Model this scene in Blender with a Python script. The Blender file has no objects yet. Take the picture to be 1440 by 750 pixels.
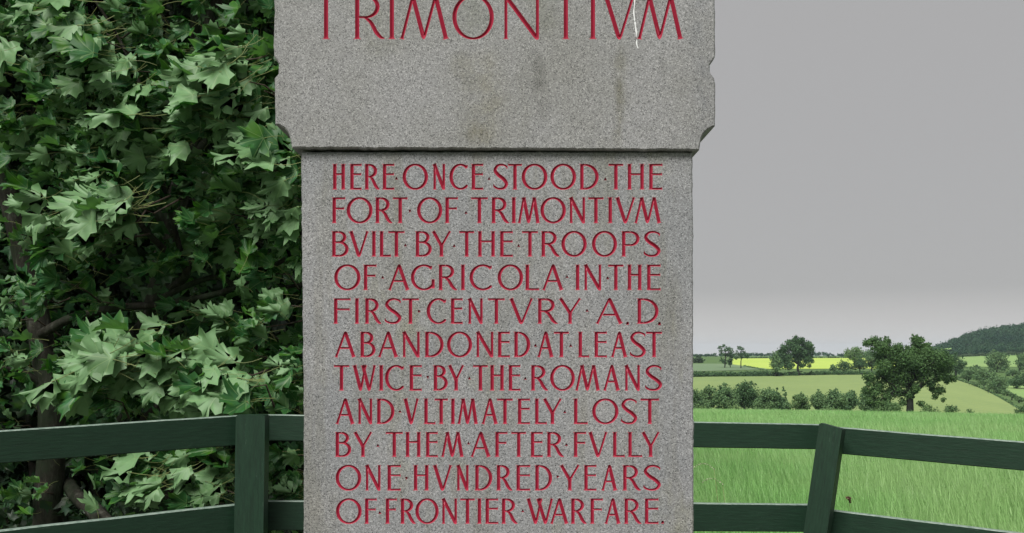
import bpy, bmesh, math, random
import numpy as np
from mathutils import Vector, Matrix, noise
from mathutils.geometry import delaunay_2d_cdt
random.seed(7); rng = np.random.default_rng(7)
R = math.radians
SC = bpy.context.scene
COL = SC.collection

# ------------------------------------------------------------------ camera
F = 1500.0            # focal length in photograph pixels
EYE = 1.43            # eye height over the ground
HZ = 500.0            # picture row of the horizon
cam = bpy.data.objects.new('camera', bpy.data.cameras.new('camera'))
COL.objects.link(cam); SC.camera = cam
cam.location = (0, 0, EYE); cam.rotation_euler = (R(90), 0, 0)
cam.data.sensor_width = 36; cam.data.lens = F / 1440 * 36
cam.data.shift_y = 125 / 1440
cam.data.clip_start = 0.05; cam.data.clip_end = 9000

# ------------------------------------------------------------------ sky, sun, exposure
SUN_EL, SUN_AZ = R(52), R(-158)      # azimuth from +Y towards +X: behind the camera, to the left
w = bpy.data.worlds.new('World'); SC.world = w; w.use_nodes = True
nt = w.node_tree; N = nt.nodes; L = nt.links
bg = N['Background']; bg.inputs['Strength'].default_value = 0.1
sky = N.new('ShaderNodeTexSky'); sky.sky_type = 'NISHITA'; sky.sun_disc = False
sky.sun_elevation = SUN_EL; sky.sun_rotation = SUN_AZ
tc = N.new('ShaderNodeTexCoord'); sp = N.new('ShaderNodeSeparateXYZ'); L.new(tc.outputs['Generated'], sp.inputs[0])
rp = N.new('ShaderNodeValToRGB'); L.new(sp.outputs['Z'], rp.inputs[0])
rp.color_ramp.elements[0].position = 0.0; rp.color_ramp.elements[0].color = (1.32, 1.26, 1.23, 1)
rp.color_ramp.elements[1].position = 0.06; rp.color_ramp.elements[1].color = (.815, .800, .79, 1)
ml = N.new('ShaderNodeVectorMath'); ml.operation = 'SCALE'; ml.inputs['Scale'].default_value = 1.465
L.new(rp.outputs[0], ml.inputs[0])
mx = N.new('ShaderNodeMix'); mx.data_type = 'RGBA'; mx.inputs[0].default_value = .985     # overcast cloud over the clear sky
L.new(sky.outputs[0], mx.inputs[6]); L.new(ml.outputs[0], mx.inputs[7]); L.new(mx.outputs[2], bg.inputs['Color'])

sd = bpy.data.lights.new('sun', 'SUN'); sd.energy = 1.5; sd.angle = R(30); sd.color = (1, .97, .92)
so = bpy.data.objects.new('sun', sd); COL.objects.link(so)
sv = Vector((math.sin(SUN_AZ)*math.cos(SUN_EL), math.cos(SUN_AZ)*math.cos(SUN_EL), math.sin(SUN_EL)))
so.rotation_euler = sv.to_track_quat('Z', 'Y').to_euler(); so.location = (0, 0, 30)
SC.view_settings.view_transform = 'Standard'; SC.view_settings.look = 'None'
SC.view_settings.gamma = 1; SC.view_settings.exposure = 1.77

# ------------------------------------------------------------------ helpers
def P(x, y, d):
    """the point that lies behind photograph pixel (x, y) at distance d"""
    return Vector(((x - 720) / F * d, d, EYE - (y - HZ) / F * d))

def tag(o, label=None, cat=None, group=None, kind=None):
    if label: o['label'] = label
    if cat: o['category'] = cat
    if group: o['group'] = group
    if kind: o['kind'] = kind
    return o

def link(name, me, parent=None, mat=None, loc=None):
    if mat:
        for m in (mat if isinstance(mat, (list, tuple)) else [mat]): me.materials.append(m)
    o = bpy.data.objects.new(name, me); COL.objects.link(o)
    if parent: o.parent = parent
    if loc is not None: o.location = loc
    return o

def empty(name, loc, label, cat, group=None):
    o = bpy.data.objects.new(name, None); COL.objects.link(o); o.location = loc; o.empty_display_size = .1
    return tag(o, label, cat, group)

def npmesh(name, V, T, uv=None, mi=None, smooth=False):
    """fast mesh from numpy arrays; T is (n,3) or (n,4)"""
    V = np.asarray(V, dtype=np.float32); T = np.asarray(T, dtype=np.int32)
    me = bpy.data.meshes.new(name); k = T.shape[1]
    me.vertices.add(len(V)); me.vertices.foreach_set('co', V.ravel())
    me.loops.add(T.size); me.loops.foreach_set('vertex_index', T.ravel())
    me.polygons.add(len(T)); me.polygons.foreach_set('loop_start', np.arange(0, T.size, k, dtype=np.int32))
    me.polygons.foreach_set('loop_total', np.full(len(T), k, dtype=np.int32))
    if mi is not None: me.polygons.foreach_set('material_index', np.asarray(mi, dtype=np.int32))
    me.polygons.foreach_set('use_smooth', np.full(len(T), smooth, dtype=bool))
    if uv is not None:
        u = me.uv_layers.new(name='UVMap'); u.data.foreach_set('uv', np.asarray(uv, dtype=np.float32)[T.ravel()].ravel())
    me.update(calc_edges=True); me.validate()
    return me

class G:      # shader graph helper
    def __init__(s, name):
        s.m = bpy.data.materials.new(name); s.m.use_nodes = True
        s.t = s.m.node_tree; s.n = s.t.nodes; s.l = s.t.links
        s.b = s.n['Principled BSDF']; s.out = s.n['Material Output']
        s.tc = s.n.new('ShaderNodeTexCoord')
    def node(s, typ, **k):
        q = s.n.new(typ)
        for a, v in k.items():
            if a.startswith('i_'): q.inputs[a[2:]].default_value = v
            else: setattr(q, a, v)
        return q
    def link(s, a, b): s.l.new(a, b)
    def coord(s, which='Object', scale=(1, 1, 1), rot=(0, 0, 0)):
        m = s.node('ShaderNodeMapping'); m.inputs['Scale'].default_value = scale; m.inputs['Rotation'].default_value = rot
        s.link(s.tc.outputs[which], m.inputs[0]); return m.outputs[0]
    def noise(s, co, scale, detail=4, rough=.6, out='Fac'):
        q = s.node('ShaderNodeTexNoise'); q.inputs['Scale'].default_value = scale
        q.inputs['Detail'].default_value = detail; q.inputs['Roughness'].default_value = rough
        s.link(co, q.inputs['Vector']); return q.outputs[out]
    def ramp(s, fac, stops, interp='LINEAR'):
        q = s.node('ShaderNodeValToRGB'); q.color_ramp.interpolation = interp; e = q.color_ramp.elements
        while len(e) < len(stops): e.new(.5)
        for i, (p, c) in enumerate(stops):
            e[i].position = p
            e[i].color = (c, c, c, 1) if isinstance(c, (int, float)) else (*c, 1)
        s.link(fac, q.inputs[0]); return q.outputs[0]
    def mix(s, a, b, f, blend='MIX'):
        q = s.node('ShaderNodeMix', data_type='RGBA', blend_type=blend)
        for v, i in ((f, 0), (a, 6), (b, 7)):
            if isinstance(v, (int, float)): q.inputs[i].default_value = v
            elif isinstance(v, tuple): q.inputs[i].default_value = (*v, 1)
            else: s.link(v, q.inputs[i])
        return q.outputs[2]
    def math(s, op, a, b=0.0):
        q = s.node('ShaderNodeMath', operation=op)
        for i, v in enumerate((a, b)):
            if isinstance(v, (int, float)): q.inputs[i].default_value = v
            else: s.link(v, q.inputs[i])
        return q.outputs[0]
    def sep(s, co):
        q = s.node('ShaderNodeSeparateXYZ'); s.link(co, q.inputs[0]); return q.outputs
    def bump(s, h, strength=.3, dist=.01):
        q = s.node('ShaderNodeBump'); q.inputs['Strength'].default_value = strength; q.inputs['Distance'].default_value = dist
        s.link(h, q.inputs['Height']); s.link(q.outputs[0], s.b.inputs['Normal']); return q.outputs[0]
    def done(s, col, rough=.7, spec=.3):
        if isinstance(col, tuple): s.b.inputs['Base Color'].default_value = (*col, 1)
        else: s.link(col, s.b.inputs['Base Color'])
        s.b.inputs['Roughness'].default_value = rough
        s.b.inputs['Specular IOR Level'].default_value = spec
        return s.m

# ------------------------------------------------------------------ materials
def granite_color(g):
    co = g.coord('Object')
    v = g.node('ShaderNodeTexVoronoi'); v.inputs['Scale'].default_value = 400; g.link(co, v.inputs['Vector'])
    rnd = g.sep(v.outputs['Color'])[0]
    base = g.ramp(rnd, [(0, (.02, .021, .022)), (.11, (.06, .061, .063)), (.18, (.19, .192, .197)), (.5, (.24, .242, .248)), (.8, (.30, .302, .308)), (1, (.52, .52, .525))])
    n1 = g.noise(co, 620, 2, .6)
    base = g.mix(base, g.ramp(n1, [(.33, (.03, .03, .03)), (.45, (.2, .2, .205)), (.58, (.25, .25, .253)), (.72, (.46, .46, .46))]), .45)
    v2 = g.node('ShaderNodeTexVoronoi'); v2.inputs['Scale'].default_value = 95; g.link(co, v2.inputs['Vector'])
    sp_ = g.math('LESS_THAN', v2.outputs['Distance'], .17)
    r2 = g.math('GREATER_THAN', g.sep(v2.outputs['Color'])[1], .6)
    base = g.mix(base, (.05, .05, .048), g.math('MULTIPLY', g.math('MULTIPLY', sp_, r2), .85))
    return co, base, n1

g = G('granite')
co, base, n1 = granite_color(g)
blot = g.noise(co, 3.2, 5, .6)
base = g.mix(base, g.mix(base, (.86, .88, .9), 1, 'MULTIPLY'), g.ramp(blot, [(.4, 0), (.62, 1)]))
# rain streaks: stretched downwards, greenish brown
stc = g.coord('Object', (1, 1, .13))
st = g.noise(stc, 11, 4, .65)
base = g.mix(base, g.mix(base, (.78, .76, .66), 1, 'MULTIPLY'), g.ramp(st, [(.5, 0), (.68, .75)]))
lich = g.noise(g.coord('Object', (1, 1, .5)), 5.5, 5, .65)
base = g.mix(base, g.mix(base, (.86, .85, .62), 1, 'MULTIPLY'), g.ramp(lich, [(.56, 0), (.7, .6)]))
g.bump(n1, .25, .0009)
M_granite = g.done(base, .72, .3)

g = G('granite_stained')      # the cap: dark run-off marks under the lettering, a darker band at the right edge
co, base, n1 = granite_color(g)
x_, y_, z_ = g.sep(co)
def streak(cx, wd, z0, z1, soft=.05):
    wob = g.math('MULTIPLY', g.math('SUBTRACT', g.noise(g.coord('Object', (1, 1, .6)), 9, 3, .6), .5), wd*2.2)
    d = g.math('ABSOLUTE', g.math('SUBTRACT', g.math('ADD', x_, wob), cx))
    a = g.ramp(g.math('DIVIDE', d, wd), [(0, 1), (1, 0)], 'EASE')
    m = g.node('ShaderNodeMapRange'); g.link(z_, m.inputs[0]); m.inputs[1].default_value = z0; m.inputs[2].default_value = z0+soft
    m2 = g.node('ShaderNodeMapRange'); g.link(z_, m2.inputs[0]); m2.inputs[1].default_value = z1; m2.inputs[2].default_value = z1-soft
    return g.math('MULTIPLY', g.math('MULTIPLY', a, m.outputs[0]), m2.outputs[0])
CD = 2.73      # distance of the cap's front
def cx_(px): return (px-720)/F*CD
def cz_(py): return EYE-(py-HZ)/F*CD
brk = g.ramp(g.noise(co, 30, 4, .7), [(.35, .15), (.65, 1)])
for (px, wpx, ytop, ybot, colr, amt) in [
        (757, 9, 58, 180, (.34, .34, .32), .55), (870, 7, 55, 215, (.5, .48, .34), .7),
        (680, 26, 62, 215, (.8, .77, .62), .6), (655, 12, 60, 215, (.66, .66, .6), .5), (676, 26, 165, 215, (.66, .6, .4), .6),
        (545, 30, -10, 90, (.72, .72, .6), .5), (662, 26, -40, 60, (.62, .66, .55), .6),
        (810, 60, 190, 215, (.7, .66, .45), .6), (930, 8, 65, 120, (.4, .4, .38), .6), (735, 10, 80, 210, (.7, .7, .62), .5),
        (700, 60, -60, 10, (.6, .62, .5), .5), (990, 16, -60, 212, (.72, .74, .78), .7), (770, 24, -60, 60, (.65, .67, .55), .6),  # middle entry: a darker bluish band down the right edge
        (910, 26, -60, 30, (.62, .6, .5), .5)]:
    f = g.math('MULTIPLY', g.math('MULTIPLY', streak(cx_(px), wpx/F*CD*1.7, cz_(ybot), cz_(ytop)), brk), amt)
    base = g.mix(base, g.mix(base, colr, 1, 'MULTIPLY'), f)
blot = g.noise(co, 4, 5, .6)
base = g.mix(base, g.mix(base, (.86, .86, .82), 1, 'MULTIPLY'), g.ramp(blot, [(.4, 0), (.65, 1)]))
g.bump(n1, .35, .0012)
M_cap = g.done(base, .72, .3)

g = G('dirty_mortar'); M_joint = g.done((.05, .048, .04), .95, .1)
g = G('red_letter_paint')
co, base, n1 = granite_color(g)
pn = g.noise(co, 55, 3, .6)
paint = g.mix((.26, .010, .030), (.33, .022, .052), pn)
# paint worn off the sharp upper edge of each groove
dep = g.sep(co)[1]
wear = g.ramp(g.math('MULTIPLY', g.math('ADD', dep, g.math('MULTIPLY', g.math('SUBTRACT', n1, .5), .002)), 500.0), [(0, 1), (.25, 0)])
M_red = g.done(g.mix(paint, g.mix(base, (.5, .11, .14), .6), wear), .55, .35)

g = G('green_painted_wood')
co = g.coord('Object', (2.5, 26, 26)); n = g.noise(co, 4, 6, .7)
n2 = g.noise(g.coord('Object', (2, 60, 60)), 6, 3, .6)
b = g.ramp(n, [(.3, (.004, .018, .0085)), (.5, (.0062, .027, .0135)), (.75, (.011, .040, .020))])
b = g.mix(b, (.002, .006, .005), g.ramp(n2, [(.62, 0), (.72, .8)]))
wr = g.noise(g.coord('Object', (1.5, 6, 6)), 5, 8, .8)
b = g.mix(b, (.05, .085, .062), g.ramp(wr, [(.6, 0), (.7, .6)]))
g.bump(g.mix(n, n2, .5), .5, .004)
M_wood = g.done(b, .55, .35)

g = G('skylit_green_top')
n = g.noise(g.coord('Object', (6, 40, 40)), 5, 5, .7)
M_top = g.done(g.ramp(n, [(.35, (.05, .1, .075)), (.6, (.25, .31, .27))]), .6, .4)  # pale rail tops: skylight from above painted into the colour

def leafmat(name, top, under, var=.5, trans=.25, stem=False):
    g = G(name)
    geo = g.node('ShaderNodeNewGeometry'); oi = g.node('ShaderNodeObjectInfo')
    big = g.noise(geo.outputs['Position'], 2.6, 3, .6)
    fine = g.noise(geo.outputs['Position'], 30, 3, .6)
    t = g.mix(tuple(c*(1-var*.55) for c in top), tuple(min(1, c*(1+var*.6)) for c in top), big)
    t = g.mix(t, g.mix(t, (1.35, 1.15, .6), 1, 'MULTIPLY'), g.ramp(fine, [(.5, 0), (.8, .8)]))
    hue = g.noise(geo.outputs['Position'], 9, 1, .5)
    t = g.mix(t, g.mix(t, (2.0, 1.5, .6), 1, 'MULTIPLY'), g.ramp(hue, [(.56, 0), (.66, 1)]))
    t = g.mix(t, g.mix(t, (1.4, 1.2, 1.9), 1, 'MULTIPLY'), g.ramp(hue, [(.34, 1), (.44, 0)]))
    u = g.mix(tuple(c*(1-var*.35) for c in under), under, fine)
    u = g.mix(u, g.mix(u, (.55, .62, .5), 1, 'MULTIPLY'), g.ramp(hue, [(.36, 1), (.5, 0)]))
    c = g.mix(t, u, geo.outputs['Backfacing'])
    # pale veins running out from the stalk to the lobes
    if stem:
        x, y, _ = g.sep(g.tc.outputs['UV'])
        vm = None
        for a in (0, 42, -42, 88, -88):
            dx, dy = math.sin(R(a)), math.cos(R(a))
            cr = g.math('ABSOLUTE', g.math('SUBTRACT', g.math('MULTIPLY', x, dy), g.math('MULTIPLY', y, dx)))
            al = g.math('GREATER_THAN', g.math('ADD', g.math('MULTIPLY', x, dx), g.math('MULTIPLY', y, dy)), 0)
            k = g.math('MULTIPLY', g.math('LESS_THAN', cr, .011), al)
            vm = k if vm is None else g.math('MAXIMUM', vm, k)
        c = g.mix(c, g.mix(c, (.26, .38, .16), .35), vm)
    g.link(c, g.b.inputs['Base Color']); g.b.inputs['Roughness'].default_value = .5; g.b.inputs['Specular IOR Level'].default_value = .35
    tr = g.node('ShaderNodeBsdfTranslucent'); g.link(g.mix(c, (.75, 1.1, .35), 1, 'MULTIPLY'), tr.inputs[0])
    ms = g.node('ShaderNodeMixShader'); ms.inputs[0].default_value = trans
    g.link(g.b.outputs[0], ms.inputs[1]); g.link(tr.outputs[0], ms.inputs[2]); g.link(ms.outputs[0], g.out.inputs[0])
    return g.m
M_leaf = leafmat('sycamore_leaf', (.023, .098, .022), (.18, .335, .15), .75, .24, True)
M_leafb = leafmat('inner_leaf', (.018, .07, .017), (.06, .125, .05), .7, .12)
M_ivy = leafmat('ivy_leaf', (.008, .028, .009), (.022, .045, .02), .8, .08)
g = G('leaf_stalk'); M_stalk = g.done(g.mix((.11, .19, .05), (.19, .17, .07), g.noise(g.coord('Object'), 12)), .5)

g = G('bark')
n = g.noise(g.coord('Object', (1, 1, .35)), 22, 6, .7); n2 = g.noise(g.coord('Object'), 5, 4, .6)
b = g.ramp(n, [(.3, (.010, .010, .008)), (.55, (.042, .040, .032)), (.8, (.15, .15, .13))])
b = g.mix(b, (.022, .045, .02), g.ramp(n2, [(.45, 0), (.65, .6)]))
g.bump(n, .8, .012); M_bark = g.done(b, .85, .15)
g = G('twig_bark'); M_twig = g.done(g.ramp(g.noise(g.coord('Object'), 25, 4), [(.3, (.02, .015, .012)), (.7, (.09, .07, .05))]), .7)

g = G('soil'); co = g.coord('Object')
n = g.noise(co, 9, 8, .75); n2 = g.noise(co, .7, 4, .6)
b = g.ramp(n, [(.3, (.012, .010, .007)), (.55, (.03, .027, .017)), (.75, (.07, .055, .033))])
b = g.mix(b, (.02, .04, .012), g.ramp(n2, [(.45, 0), (.6, .5)]))
g.bump(n, 1, .05); M_soil = g.done(b, .95, .1)

def grassmat(name, a, b_, c_, s1=.05, s2=1.2, stripes=None):
    g = G(name); co = g.coord('Object')
    n = g.noise(co, s1, 5, .6); n2 = g.noise(co, s2, 6, .7)
    c = g.mix(g.mix(a, b_, g.ramp(n, [(.35, 0), (.65, 1)])), c_, g.ramp(n2, [(.45, 0), (.75, .55)]))
    if stripes:
        ang, sc_, colr, amt = stripes
        wv = g.node('ShaderNodeTexWave'); wv.inputs['Scale'].default_value = sc_; wv.inputs['Distortion'].default_value = 2.0; wv.inputs['Detail'].default_value = 3
        wv.inputs['Detail Scale'].default_value = .6
        g.link(g.coord('Object', (1, 1, 1), (0, 0, R(ang))), wv.inputs['Vector'])
        c = g.mix(c, g.mix(c, colr, 1, 'MULTIPLY'), g.math('MULTIPLY', wv.outputs['Fac'], amt))
    g.bump(n2, .5, .08)
    return g.done(c, .85, .15)
M_ground = grassmat('rough_grass', (.075, .14, .045), (.10, .17, .055), (.05, .09, .03), .3, 3)
M_bounce = grassmat('bounce_ground', (.17, .165, .15), (.21, .20, .18), (.10, .12, .07), 1.5, 25)  # unseen ground, greyed so light bounced onto the stone stays neutral
M_cropsoil = grassmat('crop_floor', (.12, .27, .07), (.14, .29, .08), (.05, .10, .03), .5, 6)
M_hillA = grassmat('hillside_pasture', (.20, .27, .10), (.24, .31, .115), (.165, .235, .09), .012, .25, (62, .09, (.84, .93, .88), .6))
M_fieldB = grassmat('grey_green_field', (.13, .2, .11), (.15, .22, .12), (.17, .22, .12), .02, .3)
M_yellow = grassmat('sunlit_yellow_field', (.36, .49, .09), (.42, .53, .11), (.30, .44, .10), .01, .1)  # yellow-green crop with a patch of sunshine painted into its colour
M_fieldE = grassmat('upper_pasture', (.18, .31, .10), (.23, .34, .12), (.16, .26, .09), .012, .1)
M_hill = grassmat('hill_ground', (.03, .06, .025), (.04, .07, .03), (.03, .05, .02), .02, .1)

def blademat(name, a, b_, dry):
    g = G(name); geo = g.node('ShaderNodeNewGeometry')
    n = g.noise(geo.outputs['Position'], .35, 4, .6); n2 = g.noise(geo.outputs['Position'], 5, 3, .7)
    c = g.mix(a, b_, g.ramp(n, [(.42, 0), (.58, 1)])); c = g.mix(c, dry, g.ramp(n2, [(.55, 0), (.75, .6)]))
    g.link(c, g.b.inputs['Base Color']); g.b.inputs['Roughness'].default_value = .45
    tr = g.node('ShaderNodeBsdfTranslucent'); g.link(c, tr.inputs[0])
    ms = g.node('ShaderNodeMixShader'); ms.inputs[0].default_value = .3
    g.link(g.b.outputs[0], ms.inputs[1]); g.link(tr.outputs[0], ms.inputs[2]); g.link(ms.outputs[0], g.out.inputs[0])
    return g.m
M_blade = blademat('crop_blade', (.25, .49, .16), (.33, .53, .21), (.43, .56, .35))

def treemat(name, a, b_, trans=.15, sc=.35):
    g = G(name); geo = g.node('ShaderNodeNewGeometry')
    n = g.noise(geo.outputs['Position'], sc, 4, .65); n2 = g.noise(geo.outputs['Position'], sc*8, 2, .6)
    c = g.mix(a, b_, g.ramp(n, [(.35, 0), (.65, 1)])); c = g.mix(c, g.mix(c, (1.5, 1.35, 1.1), 1, 'MULTIPLY'), g.ramp(n2, [(.5, 0), (.7, .8)]))
    g.link(c, g.b.inputs['Base Color']); g.b.inputs['Roughness'].default_value = .7; g.b.inputs['Specular IOR Level'].default_value = .15
    tr = g.node('ShaderNodeBsdfTranslucent'); g.link(c, tr.inputs[0])
    ms = g.node('ShaderNodeMixShader'); ms.inputs[0].default_value = trans
    g.link(g.b.outputs[0], ms.inputs[1]); g.link(tr.outputs[0], ms.inputs[2]); g.link(ms.outputs[0], g.out.inputs[0])
    return g.m
M_oak = treemat('oak_foliage', (.044, .095, .042), (.07, .14, .06))
M_oakl = treemat('big_oak_foliage', (.06, .125, .045), (.095, .18, .065), .25, .5)
M_bush = treemat('bush_foliage', (.085, .165, .075), (.125, .21, .09))
M_bushl = treemat('pale_bush_foliage', (.09, .17, .07), (.13, .21, .085))
M_far = treemat('distant_foliage', (.035, .065, .035), (.055, .09, .05), .1, .08)
M_wood_far = treemat('hill_wood_foliage', (.016, .05, .03), (.045, .10, .05), .05, .03)
g = G('tree_bark'); M_tbark = g.done((.022, .025, .02), .9, .1)

# ------------------------------------------------------------------ terrain
def lerp_tab(tab, x):
    if x <= tab[0][0]: return tab[0][1]
    for (a, ya), (b, yb) in zip(tab, tab[1:]):
        if x <= b:
            t = (x-a)/(b-a); return ya+(yb-ya)*t
    return tab[-1][1]
TL = [(60, 585.5), (75, 607), (110, 614), (140, 612), (170, 600), (200, 577), (250, 550), (330, 529), (350, 523), (430, 512.5), (520, 504.5), (700, 502.5), (1000, 501.5), (3500, 500.2)]
TR = [(60, 595), (75, 617), (110, 622), (140, 618), (170, 607), (200, 590), (250, 568), (330, 541), (380, 525), (430, 514), (560, 500), (650, 497), (1000, 498), (3500, 500.2)]
RIDGE = [(1250, 0), (1290, 1), (1310, 3), (1328, 9), (1354, 19), (1383, 26), (1413, 30), (1440, 33), (1600, 46), (1900, 45), (2300, 15), (2600, 0)]
def yimg(xp, d):
    t = min(1, max(0, (xp-1290)/150)); t = t*t*(3-2*t)
    y = lerp_tab(TL, d)*(1-t)+lerp_tab(TR, d)*t
    if d > 650:
        k = min(1, (d-650)/250) if d < 1000 else max(0, 1-(d-1000)/600)
        k = k*k*(3-2*k); y -= k*lerp_tab(RIDGE, xp)
    return y
def zg(X, Y):
    """height of the land"""
    if Y < 9: return 0.0
    xp = 720+F*X/Y
    if Y < 60:
        t = (Y-9)/51; zc = EYE-(585.5+max(0, min(12, (xp-975)*9/465))-HZ)/F*60
        xt = EYE-(585.5-HZ)/F*60
        zc = xt-max(-.3, min(1.5, (X-10)*.019))
        return zc*(t**1.15)
    z = EYE-(yimg(min(2600, max(-600, xp)), Y)-HZ)/F*Y
    if Y < 75:
        k = (Y-60)/15; xt = EYE-(585.5-HZ)/F*60; zc = xt-max(-.3, min(1.5, (X-10)*.019))
        z = zc*(1-k)+z*k
    return z
def solve_d(xp, y, lo=165, hi=640):
    for _ in range(40):
        m = (lo+hi)/2
        if yimg(xp, m) > y: lo = m
        else: hi = m
    return lo
def GP(xp, d, up=0):
    X = (xp-720)/F*d; return Vector((X, d, zg(X, d)+up))

# the land: one sheet reaching the horizon
ds = [-3500, -1500, -600, -200, -60, -20, -5, 2, 5, 8, 9] + list(np.arange(12, 60, 4)) + list(np.arange(60, 76, 3)) + list(range(80, 360, 10)) + list(range(360, 700, 20)) + list(range(700, 1100, 25)) + [1150, 1200, 1300, 1400, 1600, 2000, 2700, 3500, 5000]
V = []; nx = 150
for d in ds:
    for i in range(nx):
        if d < 9: X = (i/(nx-1)*2-1)**3*3000
        else:
            xp = -3200+i/(nx-1)*8000 if i in (0, nx-1) else -900+(i-1)/(nx-3)*3800
            X = (xp-720)/F*d
            if i == 0: X = min(X, -3000)
            if i == nx-1: X = max(X, 3000)
        V.append((X, d, zg(X, d)))
T = [(r*nx+i, r*nx+i+1, (r+1)*nx+i+1, (r+1)*nx+i) for r in range(len(ds)-1) for i in range(nx-1)]
o = link('ground', npmesh('ground', V, T, smooth=True), mat=M_ground); tag(o, kind='structure')

def field(name, mat, xs, d0, d1, rows=14, up=.12):
    V = []; n = len(xs)
    for r in range(rows+1):
        for x in xs:
            a, b = d0(x), d1(x); d = a+(b-a)*r/rows
            V.append(tuple(GP(x, d, up)))
    T = [(r*n+i, r*n+i+1, (r+1)*n+i+1, (r+1)*n+i) for r in range(rows) for i in range(n-1)]
    return tag(link(name, npmesh(name, V, T, smooth=True), mat=mat), kind='structure')
ls = np.linspace
nf_xs = ls(430, 2600, 90)
V = []; rows_ = list(np.arange(5.6, 9, .5))+list(np.arange(9, 64, 2.2))
for d in rows_:
    for x in nf_xs: X = (x-720)/F*d; V.append((X, d, zg(X, d)+.02))
n_ = len(nf_xs)
T = [(r*n_+i, r*n_+i+1, (r+1)*n_+i+1, (r+1)*n_+i) for r in range(len(rows_)-1) for i in range(n_-1)]
tag(link('near_crop_field', npmesh('near_crop_field', V, T, smooth=True), mat=M_cropsoil), kind='structure')
def topA(x):
    y = lerp_tab([(700, 531), (975, 531), (1110, 527.5), (1215, 527), (1330, 531), (1342, 534), (1370, 543), (1400, 557), (1432, 576), (1445, 584), (1500, 595)], x)
    return solve_d(x, y)
field('hillside_field', M_hillA, list(ls(100, 1500, 180)), lambda x: 168, lambda x: max(170, topA(x)), 20)
field('grey_green_field', M_fieldB, list(ls(100, 1078, 90)), lambda x: solve_d(x, lerp_tab([(975, 523), (1078, 520)], x)), lambda x: solve_d(x, lerp_tab([(100, 508), (500, 508), (975, 512), (1020, 512), (1045, 515), (1078, 519)], x)))
field('sunlit_yellow_field', M_yellow, list(ls(1030, 1260, 40)), lambda x: solve_d(x, lerp_tab([(1030, 513), (1045, 515), (1080, 519.5), (1215, 519)], x)), lambda x: solve_d(x, 505.2)*1.0+lerp_tab([(1030, 0), (1150, 60), (1260, 60)], x))
field('upper_pasture', M_fieldE, list(ls(1335, 1560, 50)), lambda x: solve_d(x, 516.5), lambda x: solve_d(x, 499.8), 10)
field('side_pasture', M_fieldE, list(ls(1413, 1560, 30)), lambda x: solve_d(x, lerp_tab([(1413, 548), (1440, 562), (1560, 575)], x)), lambda x: solve_d(x, 543.5), 6, .14)
field('hill_wood_floor', M_hill, list(ls(1296, 2300, 60)), lambda x: 640, lambda x: 1060, 16, .5)
field('far_clearing', M_fieldE, list(ls(1323, 1338, 6)), lambda x: 690, lambda x: 740, 4, 4.2)

# soil under the trees, unseen ground round the stone, grey for neutral bounce light
def sheet(name, mat, x0, x1, y0, y1, z, n=30, bump=.0):
    V = []; 
    for j in range(n+1):
        for i in range(n+1):
            X = x0+(x1-x0)*i/n; Y = y0+(y1-y0)*j/n
            V.append((X, Y, z+zg(X, Y)*1.0+bump*noise.noise(Vector((X*1.3, Y*1.3, 3)))))
    T = [(j*(n+1)+i, j*(n+1)+i+1, (j+1)*(n+1)+i+1, (j+1)*(n+1)+i) for j in range(n) for i in range(n)]
    return tag(link(name, npmesh(name, V, T, smooth=True), mat=mat), kind='structure')
sheet('woodland_floor', M_soil, -9, -.95, 5.45, 12, .10, 50, .12)
sheet('bounce_ground', M_bounce, -4, 4, -3, 5.25, .012, 10)

# ------------------------------------------------------------------ tree builder for the far landscape
def icoblob(): pass
def leaf_cloud(clumps, n, size, flat=.8, shell=.55):
    """small random triangles spread through the volume of the clumps; clumps: (x,y,z,r)"""
    C = np.array(clumps, dtype=float); wts = C[:, 3]**2; wts /= wts.sum()
    idx = rng.choice(len(C), n, p=wts)
    v = rng.normal(size=(n, 3)); v /= np.linalg.norm(v, axis=1)[:, None]
    rad = (shell+(1-shell)*rng.random(n))*(1+.12*rng.normal(size=n))
    c = C[idx, :3]+v*(rad*C[idx, 3])[:, None]*np.array([1, 1, flat])
    u = rng.normal(size=(n, 3)); u /= np.linalg.norm(u, axis=1)[:, None]
    nrm = v*.6+rng.normal(size=(n, 3))*.6; t = np.cross(nrm, u); t /= np.linalg.norm(t, axis=1)[:, None]
    b = np.cross(t, nrm); b /= np.linalg.norm(b, axis=1)[:, None]
    s = size*(.6+.8*rng.random(n))[:, None]
    V = np.stack([c+t*s, c+b*s*.8, c-t*s, c-b*s*.8], 1).reshape(-1, 3)
    return V, np.arange(4*n).reshape(n, 4)

def tube_mesh(paths, sides=7):
    """paths: list of lists of (point, radius)"""
    V = []; T = []
    for path in paths:
        base = len(V); k = len(path)
        for i, (p, r) in enumerate(path):
            a = path[max(0, i-1)][0]; b = path[min(k-1, i+1)][0]
            d = (Vector(b)-Vector(a)).normalized() if (Vector(b)-Vector(a)).length > 1e-6 else Vector((0, 0, 1))
            u = d.cross(Vector((.3, .9, .1))).normalized(); v = d.cross(u)
            for j in range(sides):
                t = 2*math.pi*j/sides; V.append(tuple(Vector(p)+(u*math.cos(t)+v*math.sin(t))*r))
        for i in range(k-1):
            for j in range(sides):
                T.append((base+i*sides+j, base+i*sides+(j+1) % sides, base+(i+1)*sides+(j+1) % sides, base+(i+1)*sides+j))
        V.append(tuple(path[-1][0])); e = len(V)-1
        for j in range(sides): T.append((base+(k-1)*sides+j, base+(k-1)*sides+(j+1) % sides, e, e))
    return V, T
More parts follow.
